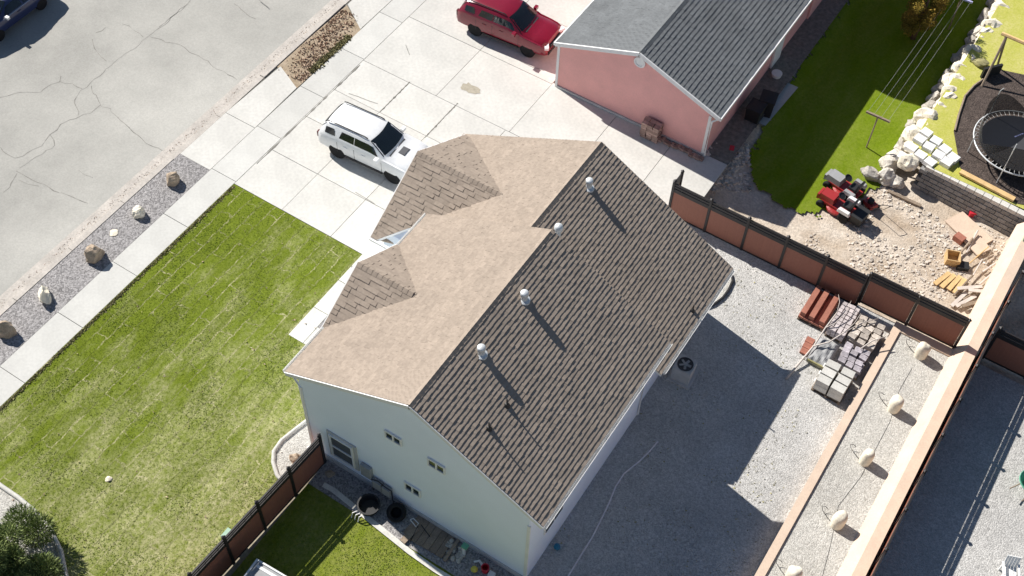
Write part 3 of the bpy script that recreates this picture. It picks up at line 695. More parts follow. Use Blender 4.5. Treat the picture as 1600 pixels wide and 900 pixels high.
# ------------------------------------------------------------------ vehicles
def car(name, label, loc, rz, paint, L_=4.9, W=1.92, H=1.82, wb=2.87, kind='suv', rim='rim_dark', gr=.42, scoop=False, rails=True, tr=.39, hood=1.2):
    root = thing(name, label, 'car', loc, rz)
    h = L_ / 2; w_ = W / 2
    if kind == 'suv':
        #  x, ztop, belt, wtop, wbody, zb
        hd = hood
        st = [(-h, .80, .74, .82, .86, .50), (-h + .05, 1.02, .96, .88, .94, .44), (-h + .12, 1.22, 1.16, .86, .975, .40), (-h + .32, H - .17, 1.22, .75, .985, .38), (-h + .48, H - .05, 1.22, .73, 1, .38),
              (-h + 1.0, H, 1.21, .735, 1, .38), (-.35, H + .01, 1.20, .745, 1, .38), (.30, H - .02, 1.20, .735, 1, .38), (.50, H - .11, 1.19, .72, 1, .38), (.98, hd + .13, 1.18, .80, 1, .38), (1.16, hd + .01, hd - .06, .84, 1, .38),
              (1.7, hd - .03, hd - .11, .85, 1, .38), (h - .40, hd - .08, hd - .17, .83, .985, .38), (h - .16, hd - .17, hd - .27, .78, .945, .40), (h - .05, hd - .36, hd - .44, .74, .90, .42), (h, .62, .56, .66, .84, .48)]
    else:
        st = [(-h, .78, .70, .70, .78, .45), (-h + .08, .95, .86, .74, .88, .36), (-h + .5, 1.02, .93, .74, .96, .30), (-h + .95, 1.06, .94, .72, .99, .28), (-h + 1.5, H - .08, .95, .60, 1, .28), (-h + 2.0, H, .95, .62, 1, .28),
              (.25, H - .02, .95, .62, 1, .28), (.45, H - .09, .95, .61, 1, .28), (1.12, 1.02, .94, .72, 1, .28), (1.3, .97, .9, .76, .99, .28), (h - .5, .88, .82, .74, .96, .28), (h - .15, .76, .70, .66, .88, .30), (h, .58, .52, .55, .75, .36)]
    rings = []
    for x, zt, bz, wt, wbd, zb in st:
        a = w_ * wbd; t = w_ * wt; mid = zb + (bz - zb) * .45
        half = [(0, zb), (a * .82, zb), (a * .97, zb + .08), (a, mid), (a * .985, bz - .02), (a * .955, bz + .03), (t + .02, zt - .07), (t - .05, zt - .012), (t * .55, zt + .015), (0, zt + .025)]
        rings.append([Vector((x, y, z)) for y, z in half] + [Vector((x, -y, z)) for y, z in half[-2:0:-1]])
    n_ = len(rings[0]); mb = MB(); vs = [v for r_ in rings for v in r_]; fs = []
    for i in range(len(rings) - 1):
        for k in range(n_): fs.append((i * n_ + k, i * n_ + (k + 1) % n_, (i + 1) * n_ + (k + 1) % n_, (i + 1) * n_ + k))
    fs += [tuple(range(n_)), tuple(reversed(range((len(rings) - 1) * n_, len(rings) * n_)))]
    mb.add(vs, fs); body = mb.build('body', M[paint], root)
    # wheel arches cut out of the body
    ct = MB()
    for sx in (-1, 1):
        for sy in (-1, 1): ct.lathe([(tr + .075, -.32), (tr + .075, .32)], (sx * wb / 2 + .02, sy * (w_ - .1), tr + .01), 28, Matrix.Rotation(R(90), 3, 'X'))
    co = ct.build('cutter', M['black']); md = body.modifiers.new('b', 'BOOLEAN'); md.object = co; md.operation = 'DIFFERENCE'; md.solver = 'EXACT'
    dg = bpy.context.evaluated_depsgraph_get(); me = bpy.data.meshes.new_from_object(body.evaluated_get(dg)); body.modifiers.clear(); body.data = me; bpy.data.objects.remove(co)
    bv = smooth_angle(body, 38)
    # dark wheel housing
    MB().box((0, 0, .62), (L_ * .80, W * .62, .5)).build('chassis', M['black'], root)
    for sx in (-1, 1):
        for sy in (-1, 1):
            whl = bpy.data.objects.new('wheel', None); COL.objects.link(whl); whl.parent = root; whl.location = (sx * wb / 2 + .02, sy * (w_ - .13), tr)
            Mx = Matrix.Rotation(R(-90 * sy), 3, 'X')
            MB().lathe([(tr * .62, -.12), (tr * .9, -.125), (tr, -.09), (tr, .09), (tr * .9, .125), (tr * .62, .12)], (0, 0, 0), 24, Mx).build('tyre', M['tyre'], whl, sm=True)
            rb = MB().lathe([(tr * .63, .05), (tr * .63, .115), (tr * .56, .115), (tr * .5, .04), (.001, .03)], (0, 0, 0), 24, Mx)
            for k in range(6):
                a = k / 6 * 2 * math.pi
                rb.box(Mx @ Vector((math.cos(a) * tr * .3, math.sin(a) * tr * .3, .085)), (tr * .5, .055, .03), M=Mx @ Matrix.Rotation(a, 3, 'Z'))
            rb.lathe([(.07, .05), (.07, .11), (.001, .115)], (0, 0, 0), 12, Mx); rb.build('rim', M[rim], whl)
    def ring_at(x):
        for i in range(len(st) - 1):
            if st[i][0] <= x <= st[i + 1][0]:
                t = (x - st[i][0]) / (st[i + 1][0] - st[i][0]); return [rings[i][k].lerp(rings[i + 1][k], t) for k in range(n_)]
    def side_glass(x0, x1, nm='side_window', lo=.10, hi=.86, s0=0, s1=0):
        for sy in (0, 1):
            mb = MB(); vs = []; m_ = 7
            for q in range(m_ + 1):
                x = x0 + (x1 - x0) * q / m_
                for e in (lo, hi):
                    xx = x + (s0 * (1 - q / m_) + s1 * q / m_) * (e - lo) / (hi - lo)
                    rg = ring_at(xx); p = rg[5].lerp(rg[6], e).copy(); p.y += .012
                    if sy: p.y = -p.y
                    vs.append(p)
            mb.add(vs, [(2 * q, 2 * q + 1, 2 * q + 3, 2 * q + 2) for q in range(m_)]).build(nm, M['car_glass'], root)
    def front_glass(xl, xh, nm, inset=.05, off=.022):
        mb = MB(); a = ring_at(xl); b = ring_at(xh); vs = []
        cols = []
        for rg in (a, b):
            y1 = rg[6].y - inset if rg is b else rg[5].y * .86
            zz = lambda y, rg=rg: rg[9].z - (rg[9].z - rg[7].z) * min(1, (abs(y) / max(.1, rg[7].y))) ** 2
            cols.append([Vector((rg[0].x - .10 * (abs(k) / 4) ** 2 * (1 if xl > 0 else -1), y1 * k / 4, zz(y1 * k / 4))) for k in range(-4, 5)])
        nrm = (cols[1][4] - cols[0][4]).cross(Vector((0, 1, 0))).normalized()
        if nrm.z < 0: nrm = -nrm
        m_ = 5
        for q in range(m_ + 1):
            for k in range(9):
                p = cols[0][k].lerp(cols[1][k], q / m_); rg = ring_at(p.x); yy = abs(p.y)
                # height of the skin at this point
                best = None
                pts = rg[4:10]
                for u, v in zip(pts[:-1], pts[1:]):
                    if min(u.y, v.y) - 1e-6 <= yy <= max(u.y, v.y) + 1e-6:
                        t = 0 if abs(v.y - u.y) < 1e-6 else (yy - u.y) / (v.y - u.y); best = max(best or 0, u.z + t * (v.z - u.z))
                p = Vector((p.x, p.y, best if best else p.z)); vs.append(p + nrm * off)
        mb.add(vs, [(q * 9 + k, q * 9 + k + 1, (q + 1) * 9 + k + 1, (q + 1) * 9 + k) for q in range(m_) for k in range(8)]).build(nm, M['car_glass'], root, sm=True)
    if kind == 'suv':
        front_glass(1.10, .38, 'windshield'); front_glass(-h + .15, -h + .40, 'rear_window', .04)
        side_glass(-.45, .80, lo=.2, hi=.84, s0=0, s1=-.30); side_glass(-1.26, -.48, lo=.2, hi=.84, s0=.12, s1=0); side_glass(-h + .46, -1.46, lo=.22, hi=.82, s0=.04, s1=-.08)
        for sy in (-1, 1):
            MB().box((h - .13, sy * w_ * .68, hood - .27), (.2, .44, .13), rz=-.5 * sy).build('headlight', M['lamp'], root)
            MB().box((-h + .09, sy * w_ * .86, 1.0), (.14, .16, .3)).build('taillight', M['taillamp'], root)
            MB().box((.80, sy * (w_ + .09), 1.24), (.16, .24, .16)).build('mirror', M[paint], root)
            if rails: MB().tube([(-h + .5, sy * w_ * .66, H + .02), (-h + .65, sy * w_ * .66, H + .055), (.0, sy * w_ * .67, H + .06), (.15, sy * w_ * .67, H + .02)], .028, 6).build('roof_rail', M['black'], root)
            for xx in (.35, -.6): MB().box((xx - .3, sy * (w_ + .006), 1.0), (.2, .03, .035)).build('door_handle', M[paint], root)
            for xx in (.98, -.46, -1.36): MB().box((xx, sy * (w_ * .995), .78), (.012, .012, .62)).build('door_seam', M['black'], root)
            MB().box((0, sy * (w_ - .02), .40), (wb - .95, .07, .1)).build('running_board', M['black'], root)
        MB().box((h - .04, 0, hood - .38), (.09, W * .5, .2)).build('grille', M['black'], root)
        MB().box((h - .05, 0, .52), (.16, W * .74, .16)).build('bumper', M['black'], root)
        MB().box((-h + .0, 0, .62), (.14, W * .78, .2)).build('bumper', M[paint], root)
        if scoop: MB().box((1.55, 0, hood + .005), (.36, .5, .05), taper=.85).build('hood_scoop', M['rim_dark'], root)
        MB().box((1.2, 0, hood + .02), (.06, W * .6, .02)).build('wiper_cowl', M['black'], root)
    else:
        front_glass(1.18, .34, 'windshield'); front_glass(-h + .98, -h + 1.5, 'rear_window', .04)
        side_glass(-.35, .75, s0=0, s1=-.3); side_glass(-h + 1.25, -.45, s0=.25, s1=0)
        for sy in (-1, 1):
            MB().box((h - .2, sy * w_ * .66, .68), (.26, .4, .12), rz=-.5 * sy).build('headlight', M['lamp'], root)
            MB().box((.72, sy * (w_ + .07), 1.0), (.15, .2, .13)).build('mirror', M['white_plastic'], root)
            MB().tube([(-h + 1.1, sy * w_ * .975, .98), (.9, sy * w_ * .975, .965)], .014, 6).build('window_trim', M['chrome'], root)
            for xx in (.25, -.75): MB().box((xx - .3, sy * (w_ + .006), .86), (.2, .03, .035)).build('door_handle', M[paint], root)
    return root
a = at(525, 246); b = at(613, 285); mid = (a + b) / 2; yaw = R(3)
car('suv', 'white SUV with black wheels and hood scoop on the concrete driveway', (mid.x + .0, mid.y + .93, .035), yaw, 'car_white', 4.95, 2.0, 1.84, 2.93, scoop=True, tr=.43, hood=1.24)
a = at(741, 57); b = at(820, 87); mid = (a + b) / 2
car('suv', 'dark red SUV parked beside the pink house', (mid.x, mid.y + .95, .035), R(3.5), 'car_red', 5.0, 2.02, 1.78, 2.92, scoop=False, hood=1.16, tr=.40)
car('sedan', 'dark blue sedan with alloy wheels at the edge of the street', (-44.62, 25.75, -.028), R(-90), 'car_blue', 4.8, 1.84, 1.48, 2.75, kind='sedan', rim='rim_alloy', tr=.33)

# ------------------------------------------------------------------ rocks
def rock_mesh(seed, sub=3, rough=.28, flat=.0):
    bm = bmesh.new(); bmesh.ops.create_icosphere(bm, subdivisions=sub, radius=1)
    o = Vector((seed * 3.7, seed * 1.3, seed * 2.1)); rnd = random.Random(seed)
    cuts = [(Vector((rnd.uniform(-1, 1), rnd.uniform(-1, 1), rnd.uniform(-.3, 1))).normalized(), rnd.uniform(.55, .85)) for _ in range(7)]
    for v in bm.verts:
        p = v.co.copy()
        for n_, d in cuts:
            e = p.dot(n_) - d
            if e > 0: p -= n_ * e * .85
        p *= 1 + rough * noise.noise(v.co * 1.5 + o) + rough * .4 * noise.noise(v.co * 4 + o)
        v.co = p
    me = bpy.data.meshes.new('rock'); bm.to_mesh(me); bm.free(); return me
def rock(name, loc, size, m, seed, parent=None, label=None, cat=None, group=None, rz=0, sub=3, sm=False):
    me = rock_mesh(seed, sub); me.materials.append(m)
    o = bpy.data.objects.new(name, me); COL.objects.link(o); o.location = loc; o.scale = size; o.rotation_euler = (0, 0, rz)
    if parent: o.parent = parent
    if sm:
        for p in me.polygons: p.use_smooth = True
    if label: tag(o, label, cat, group)
    return o
G = 'boulders along the street gravel strip'
for i, (px, py, sx, sy, sz, m, lb) in enumerate((
    (271, 284, .34, .40, .42, 'rock_tan', 'tan boulder in the gravel strip nearest the driveway apron'),
    (216, 336, .30, .30, .34, 'rock_pale', 'small pale boulder in the gravel strip, second from the driveway'),
    (150, 402, .40, .44, .46, 'rock_tan', 'blocky tan boulder in the middle of the gravel strip'),
    (73, 467, .26, .46, .34, 'rock_pale', 'low wedge-shaped pale boulder, fourth along the gravel strip'),
    (9, 522, .34, .50, .44, 'rock_tan', 'boulder in the gravel strip cut by the left picture edge'))):
    p = at(px, py); rock('boulder', (p.x, p.y, .03 + sz * .55), (sx, sy, sz), M[m], 11 + i, label=lb, cat='boulder', group=G, rz=i * 1.3)
p = at(178, 364); rock('paving_stone', (p.x, p.y, .04), (.2, .2, .04), M['rock_pale'], 31, label='small flat pale stone lying in the street gravel strip', cat='stone')
p = at(170, 750); rock('paving_stone', (p.x, p.y, .05), (.14, .14, .06), M['rock_pale'], 32, label='small white marker cap in the middle of the front lawn', cat='marker')
# pale boulders in the planter
for i, (px, py, s) in enumerate(((1437, 556, 1.0), (1395, 640, .95), (1351, 722, .9), (1307, 820, 1.0), (1236, 905, 1.0))):
    p = at(px, py, PZ - .08); lb = ('topmost', 'second', 'third', 'fourth', 'lowest, half cut off')[i]
    r_ = thing('landscape_boulder', lb + ' of the pale boulders in the tan walled planter', 'boulder', (p.x, p.y, PZ - .08), 0, 'pale boulders in the planter')
    sb_ = MB().lathe([(.22 * s, -.05), (.25 * s, .1), (.255 * s, .35), (.25 * s, .55), (.21 * s, .66), (.12 * s, .70), (.001, .71)], (0, 0, 0), 18)
    sb_.v = [tuple(Vector(v) * (1 + .16 * noise.noise(Vector(v) * 3 + Vector((i * 5, 0, 0)))) + Vector((0, .12 * v[2], 0))) for v in sb_.v]
    smooth_angle(sb_.build('stone', M['rock_pale'], r_), 50)
    h_ = thing('drip_tube', 'hooked black drip tube beside the ' + lb + ' planter boulder', 'drip tube', (p.x - .55, p.y + .12, PZ - .07), 0, 'drip tubes in the planter')
    MB().tube([(.38, -.16, .02), (.1, -.04, .05), (-.12, .06, .12), (-.2, .14, .2), (-.1, .2, .22), (.02, .2, .16)], .012, 6).build('tube', M['black'], h_)
pts = [at(x, y, PZ - .07) for x, y in ((1425, 575), (1405, 610), (1390, 660), (1345, 745), (1310, 790), (1298, 850), (1285, 900))]
tag(MB().tube(pts, .005, 5).build('drip_line', M['black']), 'thin black drip line winding between the planter boulders', 'drip line')

# ------------------------------------------------------------------ back yard things
def tg(o, *a): return tag(o, *a)
pts = [at(x, y, .04) for x, y in ((882, 910), (900, 880), (925, 840), (945, 800), (952, 785), (962, 760), (975, 740), (1000, 720), (1015, 705), (1028, 690))]
tg(MB().tube(pts, .03, 6).build('garden_hose', M['hose'], sm=True), 'pale hose curving over the shaded gravel back yard', 'hose')
p = at(870, 857); tg(MB().lathe([(.001, -.13), (.07, -.11), (.13, 0), (.11, .07), (.001, .13)], (p.x, p.y, .15), 16).build('ball', M['blue_plastic'], sm=True), 'blue ball on the gravel near the back house corner', 'ball')
p = at(1066, 588); ac = thing('air_conditioner', 'grey air conditioner with round fan beside the back wall', 'air conditioner', (p.x, p.y, .02), R(4))
MB().box((0, 0, .05), (.95, .95, .1)).build('pad', M['offwhite'], ac); MB().box((0, 0, .48), (.74, .74, .76)).build('cabinet', M['offwhite'], ac)
MB().lathe([(.32, .86), (.32, .9), (.27, .9), (.27, .865), (.001, .865)], (0, 0, 0), 24).build('fan_rim', M['darkmetal'], ac)
fb = MB()
for k in range(5):
    a = k / 5 * 2 * math.pi; fb.box((math.cos(a) * .14, math.sin(a) * .14, .875), (.2, .1, .012), M=Matrix.Rotation(a, 3, 'Z') @ Matrix.Rotation(.3, 3, 'X'))
fb.lathe([(.08, .87), (.08, .91), (.001, .92)], (0, 0, 0), 12); fb.build('fan', M['grey'], ac)
cp = [(-8.25, 31.5), (-7.95, 31.4), (-7.75, 31.1), (-7.68, 30.6), (-7.7, 30.1), (-7.85, 29.6), (-8.1, 29.2), (-8.3, 29.15), (-8.3, 31.6)]
bed = thing('edged_bed', 'small pale gravel bed with curved black edging at the house corner', 'garden bed', (-8, 30.4, 0))
MB().prism([(x + 8, y - 30.4) for x, y in cp], 0, .09).build('gravel_fill', M['gravel_pl'], bed)
MB().tube([(x + 8, y - 30.4, .1) for x, y in cp[:7]], .05, 6).build('edging', M['black'], bed)

# pallets of brick and stone
def pallet(root, cx, cy, sx, sy, z=0):
    for k in range(7): MB().box((cx, cy - sy / 2 + (k + .5) * sy / 7, z + .125), (sx, sy / 7 * .7, .022)).build('deck_board', M['wood'], root)
    for k in (-1, 0, 1): MB().box((cx + k * (sx / 2 - .06), cy, z + .066), (.09, sy, .095)).build('stringer', M['wood'], root)
    for k in (-1, 0, 1): MB().box((cx, cy + k * (sy / 2 - .06), z + .009), (sx, .1, .018)).build('base_board', M['wood'], root)
ps_ = thing('beam_stack', 'rust red beams stacked on a low frame by the brown fence', 'beam stack', (-4.1, 31.75, .02))
pallet(ps_, 0, 0, 1.15, 1.75)
for k in range(5): MB().box((-.46 + k * .23, 0, .19), (.21, 1.7, .10)).build('beam', M['rust'], ps_)
for x, z in ((-.42, .36), (-.05, .36), (.40, .36)): MB().box((x, .03, z), (.22, 1.62, .22)).build('beam', M['rust'], ps_)
def stack(name, label, x0, x1, y0, y1, h, m, unit, jit=.02, group='pallets of brick and stone by the fence', gapf=.92, skip=0):
    cx, cy = (x0 + x1) / 2, (y0 + y1) / 2; r_ = thing(name, label, 'pallet stack', (cx, cy, .02), random.uniform(-.03, .03), group)
    sx, sy = x1 - x0, y1 - y0; pallet(r_, 0, 0, sx, sy)
    nx, ny, nz_ = max(1, round(sx / unit[0])), max(1, round(sy / unit[1])), max(1, round((h - .14) / unit[2]))
    me = None
    for k in range(nz_):
        for i in range(nx):
            for j in range(ny):
                if 0 < i < nx - 1 and 0 < j < ny - 1 and k < nz_ - 1: continue
                if k == nz_ - 1 and random.random() < skip: continue
                ux, uy, uz = sx / nx, sy / ny, (h - .14) / nz_
                o = MB().box((0, 0, 0), (ux * gapf * random.uniform(.9, 1), uy * gapf * random.uniform(.9, 1), uz * .94), taper=.97).build(unit[3], m, r_)
                o.location = (-sx / 2 + (i + .5) * ux + random.uniform(-jit, jit), -sy / 2 + (j + .5) * uy + random.uniform(-jit, jit), .14 + (k + .5) * uz + random.uniform(0, jit))
                o.rotation_euler = (random.uniform(-jit, jit), random.uniform(-jit, jit), random.uniform(-jit, jit) * 3)
    return r_
stack('brick_stack', 'pallet of pale cored bricks next to the rust beams', -3.38, -2.62, 30.75, 32.4, .55, M['brickpale'], (.19, .21, .14, 'brick'), .015)
stack('stone_stack', 'pallet of rough tan stones against the planter corner', -2.5, -1.4, 30.75, 32.1, .62, M['stonep'], (.34, .27, .16, 'stone'), .05)
stack('stone_stack', 'pallet of rough grey stones between the tan stones and concrete blocks', -2.42, -1.42, 29.45, 30.6, .62, M['stoneg'], (.38, .3, .16, 'stone'), .05)
bs = stack('block_stack', 'pale concrete blocks on a double pallet nearest the planter', -2.75, -1.5, 28.05, 29.3, .78, M['paleblock'], (.62, .42, .3, 'block'), .012)
for k in range(3): MB().box((-.64, -.42 + k * .42, .46), (.04, .2, .06)).build('block_end', M['white'], bs)
tp = thing('tarp_bundle', 'grey tarp bundle with mossy edge under the dead branch', 'tarp', (-3.05, 29.85, .02)); pallet(tp, 0, 0, .85, 1.3)
bm = bmesh.new(); bmesh.ops.create_grid(bm, x_segments=16, y_segments=20, size=.5)
for v in bm.verts: v.co = Vector((v.co.x * .9, v.co.y * 1.4, .34 + .06 * noise.noise(v.co * 6) - .24 * max(abs(v.co.x) * 2, abs(v.co.y) * 2) ** 6))
me = bpy.data.meshes.new('cover'); bm.to_mesh(me); bm.free(); me.materials.append(M['tarp']); o = bpy.data.objects.new('cover', me); COL.objects.link(o); o.parent = tp
MB().box((0, -.66, .14), (.8, .06, .16)).build('mossy_board', M['weed'], tp)
for k in range(3): tg(MB().box((0, 0, 0), (.34, .28, .1)).build('paver', M['rust'], loc=(-3.75 + .02 * k, 30.15 - k * .3, .08)), ('pink paver nearest the beam stack left of the tarp', 'middle pink paver left of the tarp', 'lowest pink paver left of the tarp')[k], 'paver', 'pink pavers beside the tarp')
br = thing('dead_branch', 'bleached dead branch lying across the stone pallets', 'branch', at(1234, 585, .06))
b0 = at(1234, 585, .06)
def bt(pts, r0, r1, nm='limb'):
    q = [at(x, y, z) - b0 for x, y, z in pts]; MB().tube(q, [r0 + (r1 - r0) * i / (len(q) - 1) for i in range(len(q))], 7).build(nm, M['branch'], br, sm=True)
bt([(1228, 592, .05), (1245, 572, .15), (1262, 552, .3), (1272, 540, .42), (1290, 512, .6), (1308, 488, .72)], .05, .025)
bt([(1270, 541, .42), (1295, 535, .55), (1318, 520, .68), (1345, 505, .75), (1372, 498, .8)], .035, .015)
bt([(1318, 520, .68), (1335, 505, .8), (1345, 490, .85)], .022, .01, 'twig'); bt([(1290, 512, .6), (1305, 505, .7), (1322, 488, .8), (1330, 470, .85)], .025, .008, 'twig')
bt([(1308, 488, .72), (1312, 472, .85), (1310, 460, .9)], .02, .006, 'twig'); bt([(1345, 545, .75), (1362, 533, .8), (1384, 526, .85)], .03, .02)

# ------------------------------------------------------------------ side yard (below the gable)
kb = [(505, 757), (520, 765), (545, 785), (575, 810), (600, 830), (640, 862), (680, 890), (705, 905)]
tg(MB().strip([at(x, y, .09) for x, y in kb], .2).build('kerb_edging', M['paleblock']), 'pale concrete edging curving between side lawn and gravel bed', 'edging')
gk = [at(x, y, .1) for x, y in ((486, 652), (465, 668), (440, 688), (428, 705), (427, 722), (433, 742), (447, 758), (458, 766))]
tg(MB().tube(gk, .085, 6).build('kerb_edging', M['paleblock'], sm=True), 'rounded pale kerb edging around the bed at the front house corner', 'edging')
q = [at(x, y, .07) for x, y in ((488, 655), (465, 670), (440, 690), (429, 707), (428, 722), (434, 742), (448, 756), (462, 764), (500, 712))]
tag(MB().add(q, [tuple(range(len(q)))]).build('corner_bed', M['gravel_pl']), kind='structure')
p = at(463, 720); rock('boulder', (p.x, p.y, .18), (.26, .26, .3), M['rock_tan'], 61, label='small tan boulder in the kerbed bed at the house corner', cat='boulder')
p = at(365, 847); ub = thing('utility_box', 'pale green utility box on the lawn behind the fence', 'utility box', (p.x - .1, p.y, .03)); MB().box((0, 0, .2), (.5, .42, .4), taper=.9).build('case', M['mint'], ub); MB().box((0, 0, .42), (.48, .4, .05)).build('lid', M['mint'], ub)
p = at(516, 741); rock('stepping_stone', (p.x, p.y, .07), (.22, .16, .04), M['rock_tan'], 62, label='flat reddish stepping stone in the shaded gravel by the fence', cat='stone')
def tyre(px, py, lab, tilt=0):
    p = at(px, py); t = MB().lathe([(.2, -.1), (.3, -.12), (.36, -.07), (.36, .07), (.3, .12), (.2, .1), (.19, 0), (.2, -.1)], (0, 0, 0), 22).build('tyre', M['tyre'], sm=True)
    t.location = (p.x, p.y, .18 + .2 * abs(tilt)); t.rotation_euler = (tilt, 0, .4); return tg(t, lab, 'tyre')
p = at(577, 795)
pool = thing('tub', 'round black tub standing in the shaded side bed', 'tub', (p.x, p.y, .06)); MB().lathe([(.34, 0), (.40, .3), (.43, .3), (.43, .33), (.37, .33), (.32, .05), (.001, .05)], (0, 0, 0), 24).build('shell', M['black'], pool, sm=False)
tyre(620, 806, 'old black tyre leaning by the gable wall', .5)
p = at(578, 806); ch = thing('garden_chair', 'small white wire frame beside the black tub', 'wire frame', (p.x - .35, p.y - .35, .06))
for k in range(3): MB().tube([(-.15 + k * .15, -.1, 0), (-.15 + k * .15, 0, .22), (-.05 + k * .15, .14, .25)], .02, 6).build('wire', M['white'], ch)
# plank deck and boards
dk = thing('plank_platform', 'weathered plank platform on the shaded strip beside the gable wall', 'platform', (at(672, 838).x, at(672, 838).y, .06), R(2))
for k in range(6): MB().box((-.7 + k * .28, 0, .03), (.265, 1.05, .05)).build('plank', M['wood'], dk)
MB().box((.98, -.02, .07), (.12, 1.1, .1)).build('edge_board', M['wood'], dk)
p = at(640, 838); tg(MB().box((p.x, p.y, .14), (.24, .75, .05), rz=-.15).build('board', M['wood']), 'loose grey board lying at the end of the plank platform', 'board')
p0 = at(653, 822, .15); p1 = at(640, 848, .15); tg(MB().tube([p0, p1], .018, 6).build('rake_handle', M['black']), 'dark rake handle lying across the plank platform', 'rake')
p0 = at(658, 820, .2); p1 = at(672, 839, .2); tg(MB().tube([p0, p1], .018, 6).build('shovel_handle', M['black']), 'short dark shovel handle on the planks near the wall', 'shovel')
p = at(647, 816); fr = MB(); a_ = [at(x, y, .25) for x, y in ((641, 812), (646, 810), (654, 818), (650, 823), (641, 812))]
tg(MB().tube(a_, .02, 6).build('wire_hoop', M['white_plastic']), 'white plastic loop lying on the planks', 'loop')
for i in range(26):
    px = random.uniform(699, 726); py = 842 + (px - 699) * .6 + random.uniform(0, 28); p = at(px, py)
    s = random.uniform(.07, .14); rock('cobble', (p.x, p.y, .07 + s * .3), (s, s * random.uniform(.7, 1), s * .6), M['river'], 100 + i, label='rounded river cobble in the pile below the gable wall', cat='cobble', group='river cobbles by the gable wall', sub=2, sm=True)
p = at(725, 868); lt = thing('garden_lamp', 'green-topped white garden stake light against the gable wall', 'garden light', (p.x, p.y, .06))
MB().box((0, 0, .3), (.1, .08, .6)).build('stake', M['white_plastic'], lt); MB().box((.02, .05, .68), (.22, .2, .1)).build('head', M['green_plastic'], lt)
p = at(741, 893); tg(MB().lathe([(.001, -.13), (.09, -.1), (.13, 0), (.09, .1), (.001, .13)], (p.x, p.y, .2), 14).build('ball', M['yellow_plastic'], sm=True), 'yellow ball at the lower end of the side bed', 'ball')
p = at(758, 893); tg(MB().lathe([(.12, 0), (.14, .3), (.15, .3), (.15, .33), (.12, .33), (.1, .02)], (p.x, p.y, .06), 14).build('bucket', M['red_plastic']), 'dark red bucket next to the yellow ball', 'bucket')
p = at(768, 900); tg(MB().box((p.x, p.y, .14), (.24, .2, .16), taper=.92).build('carton', M['white_plastic']), 'small white carton beside the red bucket', 'carton')
q = at(745, 882); tg(MB().tube([(q.x - .1, q.y, .1), (q.x + .05, q.y + .1, .2), (q.x + .2, q.y + .05, .12)], .05, 6).build('watering_toy', M['white_plastic']), 'small grey toy above the yellow ball', 'toy')
# trailer roof in the shaded side yard
p = at(411, 882, 1.0); tr = thing('garden_shed', 'flat white topped storage box in the shaded side yard', 'storage box', (p.x, p.y - .9, .03), R(3))
MB().box((.55, .1, .45), (1.5, 1.6, .9)).build('body', M['grey'], tr); MB().box((.55, .1, .94), (1.62, 1.72, .06)).build('lid', M['grey'], tr)
for s, d in (((.55, .93, .99), (1.62, .06, .05)), ((-.23, .1, .99), (.06, 1.6, .05)), ((.55, .75, .98), (1.3, .1, .02))): MB().box(s, d).build('rim', M['white_plastic'], tr)

# ------------------------------------------------------------------ neighbour's yard
p = atN(1016, 212) if False else at(1018, 212)
st = thing('paver_pile', 'tall stack of brown pavers against the pink wall', 'paver stack', (p.x, 36.42, .035))
for k in range(7):
    for i in range(3):
        for j in range(2): MB().box((-.3 + i * .3 + random.uniform(-.02, .02), -.12 + j * .24, .07 + k * .13), (.28, .22, .12), rz=random.uniform(-.05, .05)).build('paver', M['brick'], st)
for i in range(15):
    t = i / 14; x = -14.35 + t * 2.3
    tg(MB().box((0, 0, .07), (.2, .2, .13), rz=random.uniform(-.4, .4)).build('paver', M['brick'], loc=(x, 36.52 + random.uniform(-.08, .08), .035)), ('first', 'second', 'third', 'fourth', 'fifth', 'sixth', 'seventh', 'eighth', 'ninth', 'tenth', 'eleventh', 'twelfth', 'thirteenth', 'fourteenth', 'last')[i] + ' brown paver from the paver stack along the pink wall', 'paver', 'pavers in the row along the pink wall')
bn = thing('trash_bin', 'black wheeled trash bin beside the pink house', 'trash bin', atN(1176, 190))
MB().box((0, 0, .5), (.62, .66, .9), taper=1.12).build('body', M['black'], bn); MB().box((0, .02, 1.0), (.76, .8, .08)).build('lid', M['black'], bn)
for s in (-1, 1): MB().lathe([(.13, -.03), (.13, .03)], (s * .28, .34, .13), 12, Matrix.Rotation(R(90), 3, 'Y')).build('wheel', M['tyre'], bn)
bn2 = copy_tree(bn); bn2['label'] = 'second black bin in the shade nearer the lawn'; bn2.location = atN(1186, 172) + Vector((.3, 0, 0)); bn2.rotation_euler.z = .2
pd = at(1190, 155); tag(sheet('side_pad', [(-11.9, 40.3), (-10.6, 40.3), (-10.4, 43.5), (-11.9, 43.5)], -.2, M['concrete2']), kind='structure')
p = atN(1212, 122); tg(MB().lathe([(.2, 0), (.24, .3), (.26, .3), (.26, .34), (.001, .36)], p, 16).build('pail', M['white_plastic']), 'white lidded pail by the pink house wall', 'pail')
p = atN(1213, 138); tg(MB().lathe([(.15, 0), (.17, .2), (.001, .24)], p, 14).build('pail', M['white_plastic']), 'smaller white pail in front of the other pail', 'pail')
p = atN(1142, 238); tg(MB().box(p + Vector((0, 0, .15)), (.3, .45, .3), rz=.3, taper=.7).build('fuel_can', M['red_plastic']), 'small red fuel can on the dirt near the pink corner', 'fuel can')
